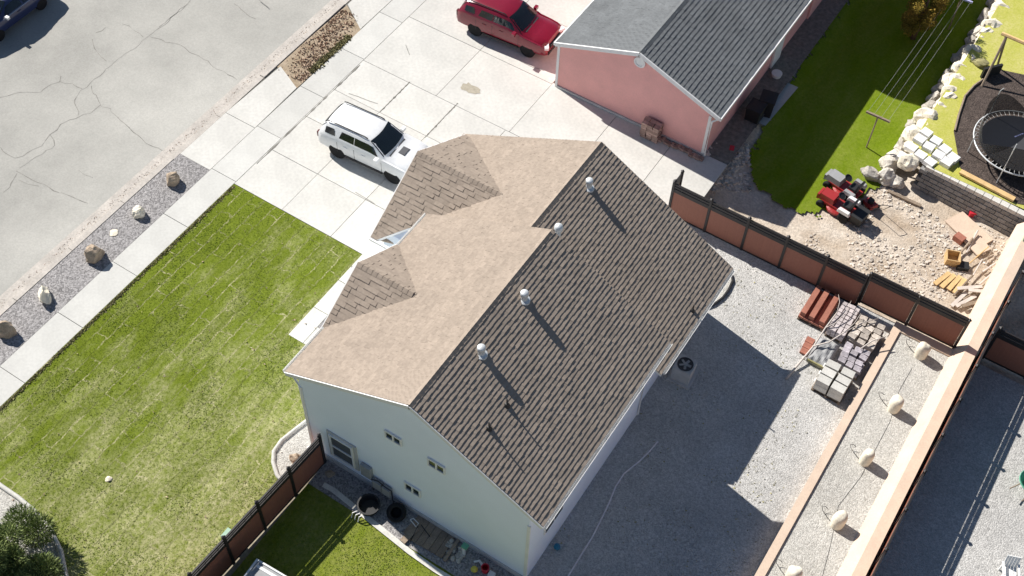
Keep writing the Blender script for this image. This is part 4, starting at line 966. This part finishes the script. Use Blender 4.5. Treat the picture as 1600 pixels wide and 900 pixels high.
# clothes line
def cpole(px, py, lab, m):
    b = atN(px, py); r_ = thing('clothesline_pole', lab, 'clothesline pole', b, 0, 'clothesline poles')
    MB().lathe([(.035, 0), (.035, 2.1)], (0, 0, 0), 8).build('post', M['wood'], r_); MB().box((0, 0, 2.12), (1.15, .09, .09)).build('crossbar', m, r_)
    MB().lathe([(.14, -.02), (.14, .06)], (0, 0, 0), 10).build('footing', M['white_plastic'], r_)
    return b
c0 = cpole(1353, 232, 'wooden clothesline pole in the sunlit strip of lawn', M['wood']); c1 = cpole(1481, 48, 'clothesline pole with lavender crossbar in the shade', M['cloth_lav'])
for k, x in enumerate((-.5, -.2, .15, .5)):
    a = c0 + Vector((x, 0, 2.18)); b = c1 + Vector((x, 0, 2.18)); pts = [a.lerp(b, t / 10) - Vector((0, 0, .12 * math.sin(math.pi * t / 10))) for t in range(11)]
    tg(MB().tube(pts, .005, 5).build('clothesline', M['grey']), ('outermost left', 'second', 'third', 'rightmost')[k] + ' of the four white clothes lines over the lawn', 'clothesline', 'clothes lines')

# mowers
def wheel(parent, x, y, r, wd, m='rim_dark'):
    w_ = bpy.data.objects.new('wheel', None); COL.objects.link(w_); w_.parent = parent; w_.location = (x, y, r)
    Mx = Matrix.Rotation(R(90), 3, 'X')
    MB().lathe([(r * .55, -wd / 2), (r * .95, -wd / 2), (r, -wd * .3), (r, wd * .3), (r * .95, wd / 2), (r * .55, wd / 2)], (0, 0, 0), 18, Mx).build('tyre', M['tyre'], w_, sm=True)
    MB().lathe([(r * .56, -wd * .4), (r * .56, wd * .4)], (0, 0, 0), 14, Mx).build('hub', M[m], w_)
def rider(label, loc, rz, hood, second=False):
    t = thing('riding_mower', label, 'mower', loc, rz)
    MB().box((.55, 0, .52), (.75, .56, .34), taper=.88).build('hood', M[hood], t); MB().box((.98, 0, .42), (.1, .5, .3)).build('bumper', M[hood], t)
    MB().box((0, 0, .32), (1.5, .6, .14)).build('frame', M['mower_red'], t)
    for s in (-1, 1): MB().box((-.45, s * .44, .62), (.62, .22, .16), taper=.8).build('fender', M['white_plastic' if not second else 'grey'], t)
    MB().box((-.42, 0, .66), (.46, .46, .12), taper=.9).build('seat', M['black'], t); MB().box((-.64, 0, .9), (.1, .46, .42), M=Matrix.Rotation(R(-12), 3, 'Y')).build('seat_back', M['black'], t)
    MB().tube([(.16, 0, .6), (.02, 0, .95)], .025, 6).build('steering_column', M['black'], t)
    MB().lathe([(.17, -.012), (.19, 0), (.17, .012), (.15, 0), (.17, -.012)], (.0, 0, .97), 16, Matrix.Rotation(R(-25), 3, 'Y')).build('steering_wheel', M['black'], t)
    MB().lathe([(.5, .12), (.5, .22), (.4, .26), (.001, .26)], (.05, 0, 0), 20).build('mower_deck', M['mower_red'], t)
    for s in (-1, 1): wheel(t, -.5, s * .42, .26, .24, 'white_plastic'); wheel(t, .72, s * .38, .19, .14, 'white_plastic')
    if not second: MB().box((-1.05, 0, .38), (.5, .7, .5), taper=1.15).build('grass_bag', M['black'], t)
    return t
p = atN(1308, 328); rider('red and white riding mower parked at the lawn edge', p, R(172), 'mower_red')
p = atN(1318, 300); rider('grey riding mower behind the red one, in partial shade', p, R(168), 'grey', True)
p = atN(1358, 322); pm = thing('push_mower', 'small purplish red push mower on the dirt beside the riding mowers', 'mower', p, R(150))
MB().box((0, 0, .2), (.62, .48, .14), taper=.85).build('deck', M['mower_red'], pm); MB().lathe([(.14, .27), (.15, .42), (.1, .46), (.001, .47)], (0, 0, 0), 14).build('engine', M['black'], pm)
for x in (-.26, .26):
    for s in (-1, 1): wheel(pm, x, s * .27, .1, .06)
for s in (-1, 1): MB().tube([(-.28, s * .2, .25), (-.75, s * .2, .75), (-.95, s * .2, .9)], .014, 6).build('handle_bar', M['black'], pm)
MB().tube([(-.95, -.2, .9), (-.95, .2, .9)], .016, 6).build('grip', M['black'], pm)
p = atN(1412, 312); tg(MB().box((0, 0, .08), (1.6, .16, .1)).build('plank', M['wood'], loc=p), 'long grey plank lying on the dirt right of the mowers', 'plank')
bpy.context.scene.objects['plank'].rotation_euler.z = R(-8)

# boulder wall and block wall of the upper terrace
rw = thing('boulder_wall', 'pale boulder retaining wall along the lawn edge', 'retaining wall', (-4.6, 47, -.8))
i = 0; yy = 41.6
while yy < 58:
    for lvl in (0, 1):
        s = random.uniform(.42, .72)
        rock('stone', (random.uniform(-.15, .1) + lvl * .38 + (.1 if yy > 45 else -.05), yy - 47 + random.uniform(-.15, .15), .25 + lvl * .82), (s * .75, s, s * .72), M['rock_wall' if lvl == 0 else 'rock_pale'], 300 + i % 14, rw, rz=i * .9); i += 1
    yy += random.uniform(.62, .9)
bw = thing('block_wall', 'grey block retaining wall below the trampoline', 'retaining wall', (-2, 41.2, -.8))
wl0 = Vector((-3.3, 41.35)); wl1 = Vector((3.4, 40.9))
nb = 17
for k in range(6):
    for j in range(nb):
        t = (j + (.5 if k % 2 else 0)) / nb; q = wl0.lerp(wl1, t); top = k == 5
        o = MB().box((0, 0, 0), (.385, .3, .215), taper=.97).build('block', M['paleblock' if top else 'block'], bw)
        o.location = (q.x + 2, q.y - 41.2 + k * .035, .11 + k * .225); o.rotation_euler.z = -.067 + random.uniform(-.03, .03)
sw = thing('stone_steps', 'pale block steps between the boulder wall and the block wall', 'steps', (-3.7, 41.7, -.8), R(-10))
for k, (px, py) in enumerate(((1437, 218), (1451, 230), (1466, 243), (1479, 254), (1424, 231), (1438, 243), (1453, 254), (1447, 208), (1462, 221), (1476, 234), (1489, 247), (1411, 246), (1425, 256))):
    q = at(px, py, .66 - .12 * (k in (4, 5, 6)) - .4 * (k > 10)) - Vector((-3.7, 41.7, -.8)); q.rotate(Matrix.Rotation(R(10), 3, 'Z'))
    MB().box(q, (.50, .46, .2), rz=random.uniform(-.12, .12), taper=.94).build('slab', M['white'], sw)
for k in range(0):
    for j in range(4):
        MB().box((-.75 + j * .45 + random.uniform(-.03, .03), -.55 + k * .42, .12 + k * .3), (.42, .44, .3), rz=random.uniform(-.08, .08), taper=.95).build('block', M['paleblock'], sw)
for i, (x, y, s) in enumerate(((-5.3, 40.7, .5), (-4.7, 40.9, .6), (-4.9, 41.6, .55), (-4.2, 40.9, .45))): rock('boulder', (x, y, -.8 + s * .5), (s, s * .8, s * .7), M['rock_wall'], 350 + i, label=('leftmost', 'second', 'upper', 'rightmost')[i] + ' loose boulder at the foot of the pale steps', cat='boulder', group='loose boulders by the steps', rz=i)
# mulch bed, edging, trampoline
mu = [at(x, y, TZ + .02) for x, y in ((1560, 108), (1640, 125), (1660, 330), (1590, 318), (1500, 262), (1490, 205), (1508, 150), (1535, 125))]
tag(MB().add(mu, [tuple(range(len(mu)))]).build('mulch_bed', M['mulch']), kind='structure')
tg(MB().tube([at(x, y, TZ + .06) for x, y in ((1492, 204), (1498, 180), (1508, 150), (1522, 134), (1536, 124))], .06, 5).build('timber_edging', M['wood']), 'dark timber edging along the mulch bed', 'edging')
tc_ = at(1592, 224, TZ + .8); TR = 2.0
tm = thing('trampoline', 'large round trampoline with safety net on the mulch', 'trampoline', (tc_.x, tc_.y, TZ + .02))
MB().lathe([(TR - .28, .78), (.001, .77)], (0, 0, 0), 40).build('jumping_mat', M['tramp'], tm)
for q_ in range(4): MB().box((-.25 + q_ * .06, .35 + q_ * .1, .783), (.16, .06, .006), rz=1.0).build('logo_stroke', M['cloth_lav'], tm)
ring = [(TR * math.cos(k / 40 * 2 * math.pi), TR * math.sin(k / 40 * 2 * math.pi), .8) for k in range(41)]
MB().tube(ring, .035, 8).build('frame_ring', M['galv'], tm, sm=True)
for k in range(56):
    a = k / 56 * 2 * math.pi; MB().tube([((TR - .28) * math.cos(a), (TR - .28) * math.sin(a), .78), (TR * math.cos(a), TR * math.sin(a), .8)], .014, 4).build('spring', M['white'], tm)
for k in range(6):
    a = k / 6 * 2 * math.pi + .5; x, y = math.cos(a), math.sin(a)
    MB().tube([(x * (TR + .04), y * (TR + .04), 0), (x * (TR + .04), y * (TR + .04), 1.2)], .022, 6).build('leg', M['galv'], tm)
    MB().tube([(x * (TR + .05), y * (TR + .05), .6), (x * (TR + .05), y * (TR + .05), 2.2), (x * (TR - .05), y * (TR - .05), 2.45)], .022, 6).build('net_pole', M['galv'], tm)
nv = []; nf = []
for k in range(48):
    a = k / 48 * 2 * math.pi; sag = .35 + 1.1 * abs(math.sin(a * 1.5 + .4))
    nv += [((TR - .2) * math.cos(a), (TR - .2) * math.sin(a), .8), ((TR - .1) * math.cos(a), (TR - .1) * math.sin(a), .8 + sag)]
for k in range(48): q = (k + 1) % 48; nf.append((2 * k, 2 * q, 2 * q + 1, 2 * k + 1))
MB().add(nv, nf).build('safety_net', M['net'], tm, sm=True)
# swing frame
sf_ = thing('swing_frame', 'wooden A-frame swing beam beyond the trampoline', 'swing frame', at(1550, 118, TZ))
s0 = at(1550, 118, TZ)
MB().tube([at(1534, 135, TZ) - s0, at(1573, 56, TZ + 2.2) - s0], .06, 6).build('leg', M['wood'], sf_); MB().tube([at(1558, 104, TZ) - s0, at(1573, 56, TZ + 2.2) - s0], .06, 6).build('leg', M['wood'], sf_)
MB().tube([at(1565, 52, TZ + 2.2) - s0, at(1640, 84, TZ + 2.2) - s0], .09, 6).build('beam', M['woody'], sf_)
MB().box(at(1546, 118, TZ) - s0 + Vector((0, 0, .3)), (1.0, .12, .6), rz=.9).build('panel', M['black'], sf_)
p = at(1530, 100, TZ); rock('shrub_mound', (p.x, p.y, TZ + .1), (.4, .3, .2), M['weed'], 77, label='small dark shrub at the edge of the boulder wall', cat='shrub')
p = at(1562, 100, TZ)
tg(MB().box((-.6, 41.75, TZ + .1), (2.6, .25, .1), rz=-.09).build('timber', M['woody']), 'orange timber plank lying behind the block wall top', 'timber')
# bucket and junk
p = atN(1457, 292); bk = thing('bucket', 'round grey lidded bucket in front of the block wall', 'bucket', p); MB().lathe([(.2, 0), (.26, .48)], (0, 0, 0), 20).build('shell', M['galv'], bk); MB().lathe([(.28, .46), (.28, .52), (.22, .52), (.001, .5)], (0, 0, 0), 20).build('lid', M['grey'], bk)
p = atN(1518, 335); tg(MB().box(p + Vector((0, 0, .16)), (.34, .4, .3), rz=.5, taper=1.1).build('crate', M['red_plastic']), 'bright red bin on the rubble below the block wall', 'bin')
p = atN(1547, 325); tg(MB().box(p + Vector((0, 0, .18)), (.36, .3, .34), rz=.2, taper=1.1).build('crate', M['red_plastic']), 'second red bin nearer the green pail', 'bin')
p = atN(1530, 322); rock('trash_bag', p + Vector((0, 0, .25)), (.38, .42, .34), M['tarp'], 78, label='grey rubbish bag between the red bins', cat='bag', sm=True)
p = atN(1568, 331); tg(MB().lathe([(.17, 0), (.2, .32), (.001, .34)], p, 14).build('pail', M['green_plastic']), 'green pail right of the red bins', 'pail')
p = atN(1566, 350); tg(MB().lathe([(.24, 0), (.24, .14), (.19, .14), (.19, .08), (.001, .08)], p, 16).build('tub', M['white_plastic']), 'pale round tub at the foot of the white wall', 'tub')
p = atN(1590, 405, .3); gb = thing('electrical_box', 'mint green utility cabinet at the right edge', 'cabinet', (p.x + .2, p.y, .4)); MB().box((0, 0, .35), (.9, .7, .7), taper=.94).build('case', M['mint'], gb); MB().box((0, 0, .72), (.88, .68, .06)).build('lid', M['mint'], gb)
def board(px, py, ln, wd, ang, m, lab, name='board', z=.06, th=.05, tilt=0):
    p = atN(px, py); o = MB().box((0, 0, 0), (ln, wd, th)).build(name, M[m], loc=p + Vector((0, 0, z))); o.rotation_euler = (0, tilt, R(ang)); return tg(o, lab, name.replace('_', ' '), 'scrap lumber by the fence')
for k, (px, py) in enumerate(((1471, 437), (1480, 441), (1490, 444), (1498, 449))): board(px, py, 1.0, .2, 72 + k * 4, 'woody', ('leftmost', 'second', 'third', 'rightmost')[k] + ' yellow board of the four laid side by side', z=.1)
bx_ = thing('open_crate', 'open yellowish wooden crate on the scrap pile', 'crate', atN(1486, 408), R(20))
for s, d in (((0, .28, .2), (.6, .04, .4)), ((0, -.28, .2), (.6, .04, .4)), ((.28, 0, .2), (.04, .52, .4)), ((-.28, 0, .2), (.04, .52, .4))): MB().box(s, d).build('side', M['woody'], bx_)
MB().box((0, 0, .03), (.52, .52, .03)).build('bottom', M['woody'], bx_)
tg(MB().box((0, 0, .1), (.5, .4, .2), rz=.4).build('crate', M['black'], loc=atN(1503, 418)), 'dark plastic crate right of the yellow wooden crate', 'crate')
board(1513, 362, 1.9, 1.1, -25, 'tan', 'large pinkish panel lying on the rubble', 'panel', .08, .05); board(1522, 382, 1.2, .8, -30, 'tan', 'smaller pinkish panel overlapping the large one', 'panel', .14, .05)
tg(MB().box((0, 0, .15), (.45, .35, .3), rz=-.3).build('box', M['rust'], loc=atN(1497, 376)), 'dark brown box beside the pinkish panels', 'box')
words = ('thin pole angled up from the crate', 'thin pole leaning past the dark crate', 'grey pole across the pinkish panel', 'bent pole near the mint cabinet', 'pole lying toward the fence corner', 'short pole at the wall foot', 'long pole along the white wall', 'splintered pole under the panels', 'pale pole beside the yellow boards', 'grey pole at the fence top')
for k, (a, b) in enumerate((((1497, 400), (1520, 372)), ((1505, 420), (1545, 385)), ((1510, 395), (1528, 360)), ((1535, 425), (1580, 395)), ((1505, 468), (1550, 440)), ((1540, 410), (1556, 380)), ((1530, 445), (1575, 405)), ((1515, 440), (1535, 405)), ((1490, 462), (1520, 430)), ((1515, 475), (1560, 452)))):
    q0 = atN(*a, .12); q1 = atN(*b, .3); tg(MB().tube([q0, q1], random.uniform(.02, .05), 6).build('pole', M[random.choice(('wood', 'branch', 'woody'))]), words[k], 'pole', 'scrap poles by the fence')
for k, (px, py) in enumerate(((1497, 470), (1507, 474), (1518, 478), (1512, 455), (1530, 462))): board(px, py, 1.1, .16, 75 - k * 12, random.choice(('wood', 'woody', 'branch')), ('first', 'second', 'third', 'fourth', 'last')[k] + ' scrap board fanned out behind the planter fence', z=.12 + .05 * k)
# rubble as one mass
mb = MB(); rr = random.Random(5)
for i in range(5200):
    x = rr.uniform(-6.2, 2.2); y = rr.uniform(33.3, 40.8)
    if noise.noise((x * .5, y * .5, 9)) < -.12 or (x < -5 and y > 38): continue
    s = rr.choice((.012, .015, .02, .025, .03, .04, .06)); z = dirt_h(x, y)
    a = rr.uniform(0, 3); mb.box((x, y, z + s * .2), (s * 2 * rr.uniform(.7, 1.6), s * 2, s * 1.1), rz=a, taper=rr.uniform(.5, .9))
for i in range(420):
    p = atN(rr.uniform(1102, 1172), rr.uniform(222, 300)); q = rr.choice((.02, .03, .04, .06, .09)); mb.box((p.x, p.y, p.z + q * .3), (q * 2.4, q * 2, q), rz=rr.uniform(0, 3), taper=.7)
o = mb.build('rubble', mat('rubble', (.58, .52, .45), .9, .2, 3, island=.35)); tag(o, 'small rubble and wood chips scattered over the dirt yard', 'rubble', kind='stuff')
# right yard items
p = at(1606, 765); wbw = thing('wheelbarrow', 'green wheelbarrow tray cut by the right picture edge', 'wheelbarrow', (p.x, p.y, .02), R(65))
MB().lathe([(.32, .25), (.52, .62), (.55, .62), (.53, .66), (.48, .62), (.3, .29), (.001, .29)], (0, 0, 0), 20).build('tray', M['green_plastic'], wbw); wheel(wbw, .62, 0, .2, .1)
for s in (-1, 1): MB().tube([(.6, s * .1, .2), (0, s * .25, .26), (-.9, s * .3, .5)], .025, 6).build('handle', M['wood'], wbw)
p = at(1572, 897); wc = thing('lawn_chair', 'white slatted lawn chair at the lower right corner', 'chair', (p.x, p.y - .1, .02), R(20))
for k in range(5): MB().box((-.2 + k * .1, 0, .4), (.08, .45, .025)).build('seat_slat', M['white_plastic'], wc)
for k in range(5): MB().box((-.2 + k * .1, .28, .68), (.08, .03, .55), M=Matrix.Rotation(R(-15), 3, 'X')).build('back_slat', M['white_plastic'], wc)
for sx in (-1, 1):
    for sy in (-1, 1): MB().box((sx * .23, sy * .2, .2), (.05, .05, .4)).build('leg', M['white_plastic'], wc)
    MB().box((sx * .27, 0, .6), (.07, .5, .03)).build('arm', M['white_plastic'], wc)

# ------------------------------------------------------------------ trees
def leaf_cloud(clumps, n_, size, rnd, long=1.0):
    mb = MB()
    for c, r_ in clumps:
        k = int(n_ * r_ * r_ * r_) + 20
        for _ in range(k):
            d = Vector((rnd.gauss(0, 1), rnd.gauss(0, 1), rnd.gauss(0, .8))).normalized() * r_ * rnd.random() ** .45
            p = c + d; s = size * rnd.uniform(.6, 1.4)
            a = Vector((rnd.gauss(0, 1), rnd.gauss(0, 1), rnd.gauss(0, .6))).normalized()
            if long > 1: a = (d.normalized() + a * .5 + Vector((0, 0, .3))).normalized()
            b = a.cross(Vector((rnd.gauss(0, 1), rnd.gauss(0, 1), rnd.gauss(0, 1)))).normalized()
            mb.add([p - b * s * .5, p + a * s * long, p + b * s * .5], [(0, 1, 2)])
    return mb
def tree(name, label, base, h, rad, m, trunk_h, seed, size=.12, n_=900, long=1.0, cone=False):
    rnd = random.Random(seed); t = thing(name, label, 'tree', base)
    MB().tube([(0, 0, -.1), (.05, .03, trunk_h * .6), (0, .08, trunk_h), (.1, .05, h * .85)], [.16, .13, .1, .03], 9).build('trunk', M['bark'], t, sm=True)
    clumps = []
    for i in range(30):
        f = rnd.random(); z = trunk_h * .7 + (h - trunk_h * .7) * f; rr_ = rad * ((1 - f * .8) if cone else math.sin(math.pi * (.15 + .75 * f)))
        a = rnd.uniform(0, 6.28); q = rr_ * rnd.uniform(.35, 1); p = Vector((math.cos(a) * q, math.sin(a) * q, z)); cr = rad * rnd.uniform(.2, .38) * (1 - .4 * f if cone else 1)
        clumps.append((p, cr))
        MB().tube([(0, .05, max(.4, z - q * .6)), p * .6 + Vector((0, 0, z * .4 - q * .15)), p], [.05, .03, .012], 5).build('limb', M['bark'], t)
    leaf_cloud(clumps, n_, size, rnd, long).build('crown', M[m], t)
    return t
p = at(22, 885); tree('pine_tree', 'dark green pine cut by the lower left corner', (p.x + .1, p.y - .55, 0), 3.0, 2.3, 'needle', .4, 3, .034, 9500, 4.5, True)
sheet('pine_bed', [(x, y) for x, y in [tuple(at(a, b).xy) for a, b in ((-80, 690), (0, 762), (28, 780), (52, 800), (78, 828), (95, 865), (104, 910), (60, 980), (-150, 900))]], .062, M['gravel_pl'])
tg(MB().tube([at(x, y, .1) for x, y in ((-40, 725), (0, 758), (28, 777), (52, 797), (78, 826), (95, 862), (104, 905), (106, 930))], .09, 6).build('kerb_edging', M['paleblock'], sm=True), 'pale kerb edging curving round the pine bed', 'edging')
p = atN(1425, 62); tree('autumn_tree', 'small tree with yellow and orange autumn leaves in the lawn', p, 4.2, 1.25, 'autumn', 1.2, 8, .06, 9000)

# ------------------------------------------------------------------ ground cover as stuff
def tufts(n_, gen, name, label, size=(.03, .07), m='blade', seed=1):
    rnd = random.Random(seed); v = []; f = []
    for _ in range(n_):
        g = gen(rnd)
        if g is None: continue
        x, y, z = g; a = rnd.uniform(0, 6.28); s = rnd.uniform(*size); c, s_ = math.cos(a) * s * .5, math.sin(a) * s * .5; l = rnd.uniform(-.7, .7) * s; l2 = rnd.uniform(-.7, .7) * s
        i = len(v); v += [(x - c, y - s_, z), (x + c, y + s_, z), (x + l, y + l2, z + s * .6)]; f.append((i, i + 1, i + 2))
    me = bpy.data.meshes.new(name); me.from_pydata(v, [], f); me.materials.append(M[m]); o = bpy.data.objects.new(name, me); COL.objects.link(o)
    return tag(o, label, 'grass' if m == 'blade' else 'litter', kind='stuff')
def g_lawn(r):
    x = r.uniform(-28.5, -17.3); y = r.uniform(5.5, 23.5)
    if x > -21.55 and y > 18.6: return None
    return x, y, .03
tufts(110000, g_lawn, 'grass', 'sunlit sod grass covering the front lawn', (.02, .05))
def g_side(r):
    x = r.uniform(-16.6, -8); y = r.uniform(8, 13.8); return x, y, .025
tufts(32000, g_side, 'grass', 'grass in the side lawn below the gable', (.02, .055), seed=2)
def g_edge(r):
    return -28.5 + abs(r.gauss(0, .07)), r.uniform(5, 23.5), .03
tufts(5000, g_edge, 'grass', 'longer dry grass along the sidewalk edge of the lawn', (.05, .1), 'weed', 3)
def g_dirt(r):
    x = r.uniform(-31.6, -30.0); y = r.uniform(30.2, 35.4)
    d = abs((x + 30.9) * .8 + (y - 33) * .25 + .4 * noise.noise((x * 2, y * 2, 0)))
    return (x, y, .014) if r.random() < math.exp(-d * d * 3) else None
tufts(2600, g_dirt, 'leaf_litter', 'reddish leaf litter heaped on the dirt patch by the kerb', (.05, .13), 'leaf_litter', 4)
def g_weed(r):
    y = r.uniform(31.0, 34.0); x = -30.1 + r.gauss(0, .08) - .12 * max(0, noise.noise((y * 2, 0, 0))); return x, y, .014
tufts(1800, g_weed, 'weeds', 'green-brown weeds along the sidewalk edge of the dirt patch', (.06, .16), 'weed', 5)
def g_yard(r):
    x = r.uniform(-7.9, -1.3); y = r.uniform(12, 32.6)
    return (x, y, .022) if noise.noise((x * .5, y * .5, 4)) > -.05 else None
tufts(2600, g_yard, 'yard_debris', 'small twigs and leaf bits scattered over the gravel back yard', (.03, .09), 'weed', 7)
def g_kerb(r):
    return -32.3 + abs(r.gauss(0, .16)), r.uniform(5, 37), -.02
tufts(900, g_kerb, 'gutter_grit', 'grit and leaf bits lying in the street gutter', (.02, .06), 'leaf_litter', 8)
def g_leaf(r): return r.uniform(-28.4, -18), r.uniform(6, 23.3), .06
tufts(170, g_leaf, 'fallen_leaves', 'tiny pale fallen leaves dotted over the front lawn', (.05, .11), 'leaf_litter', 6)
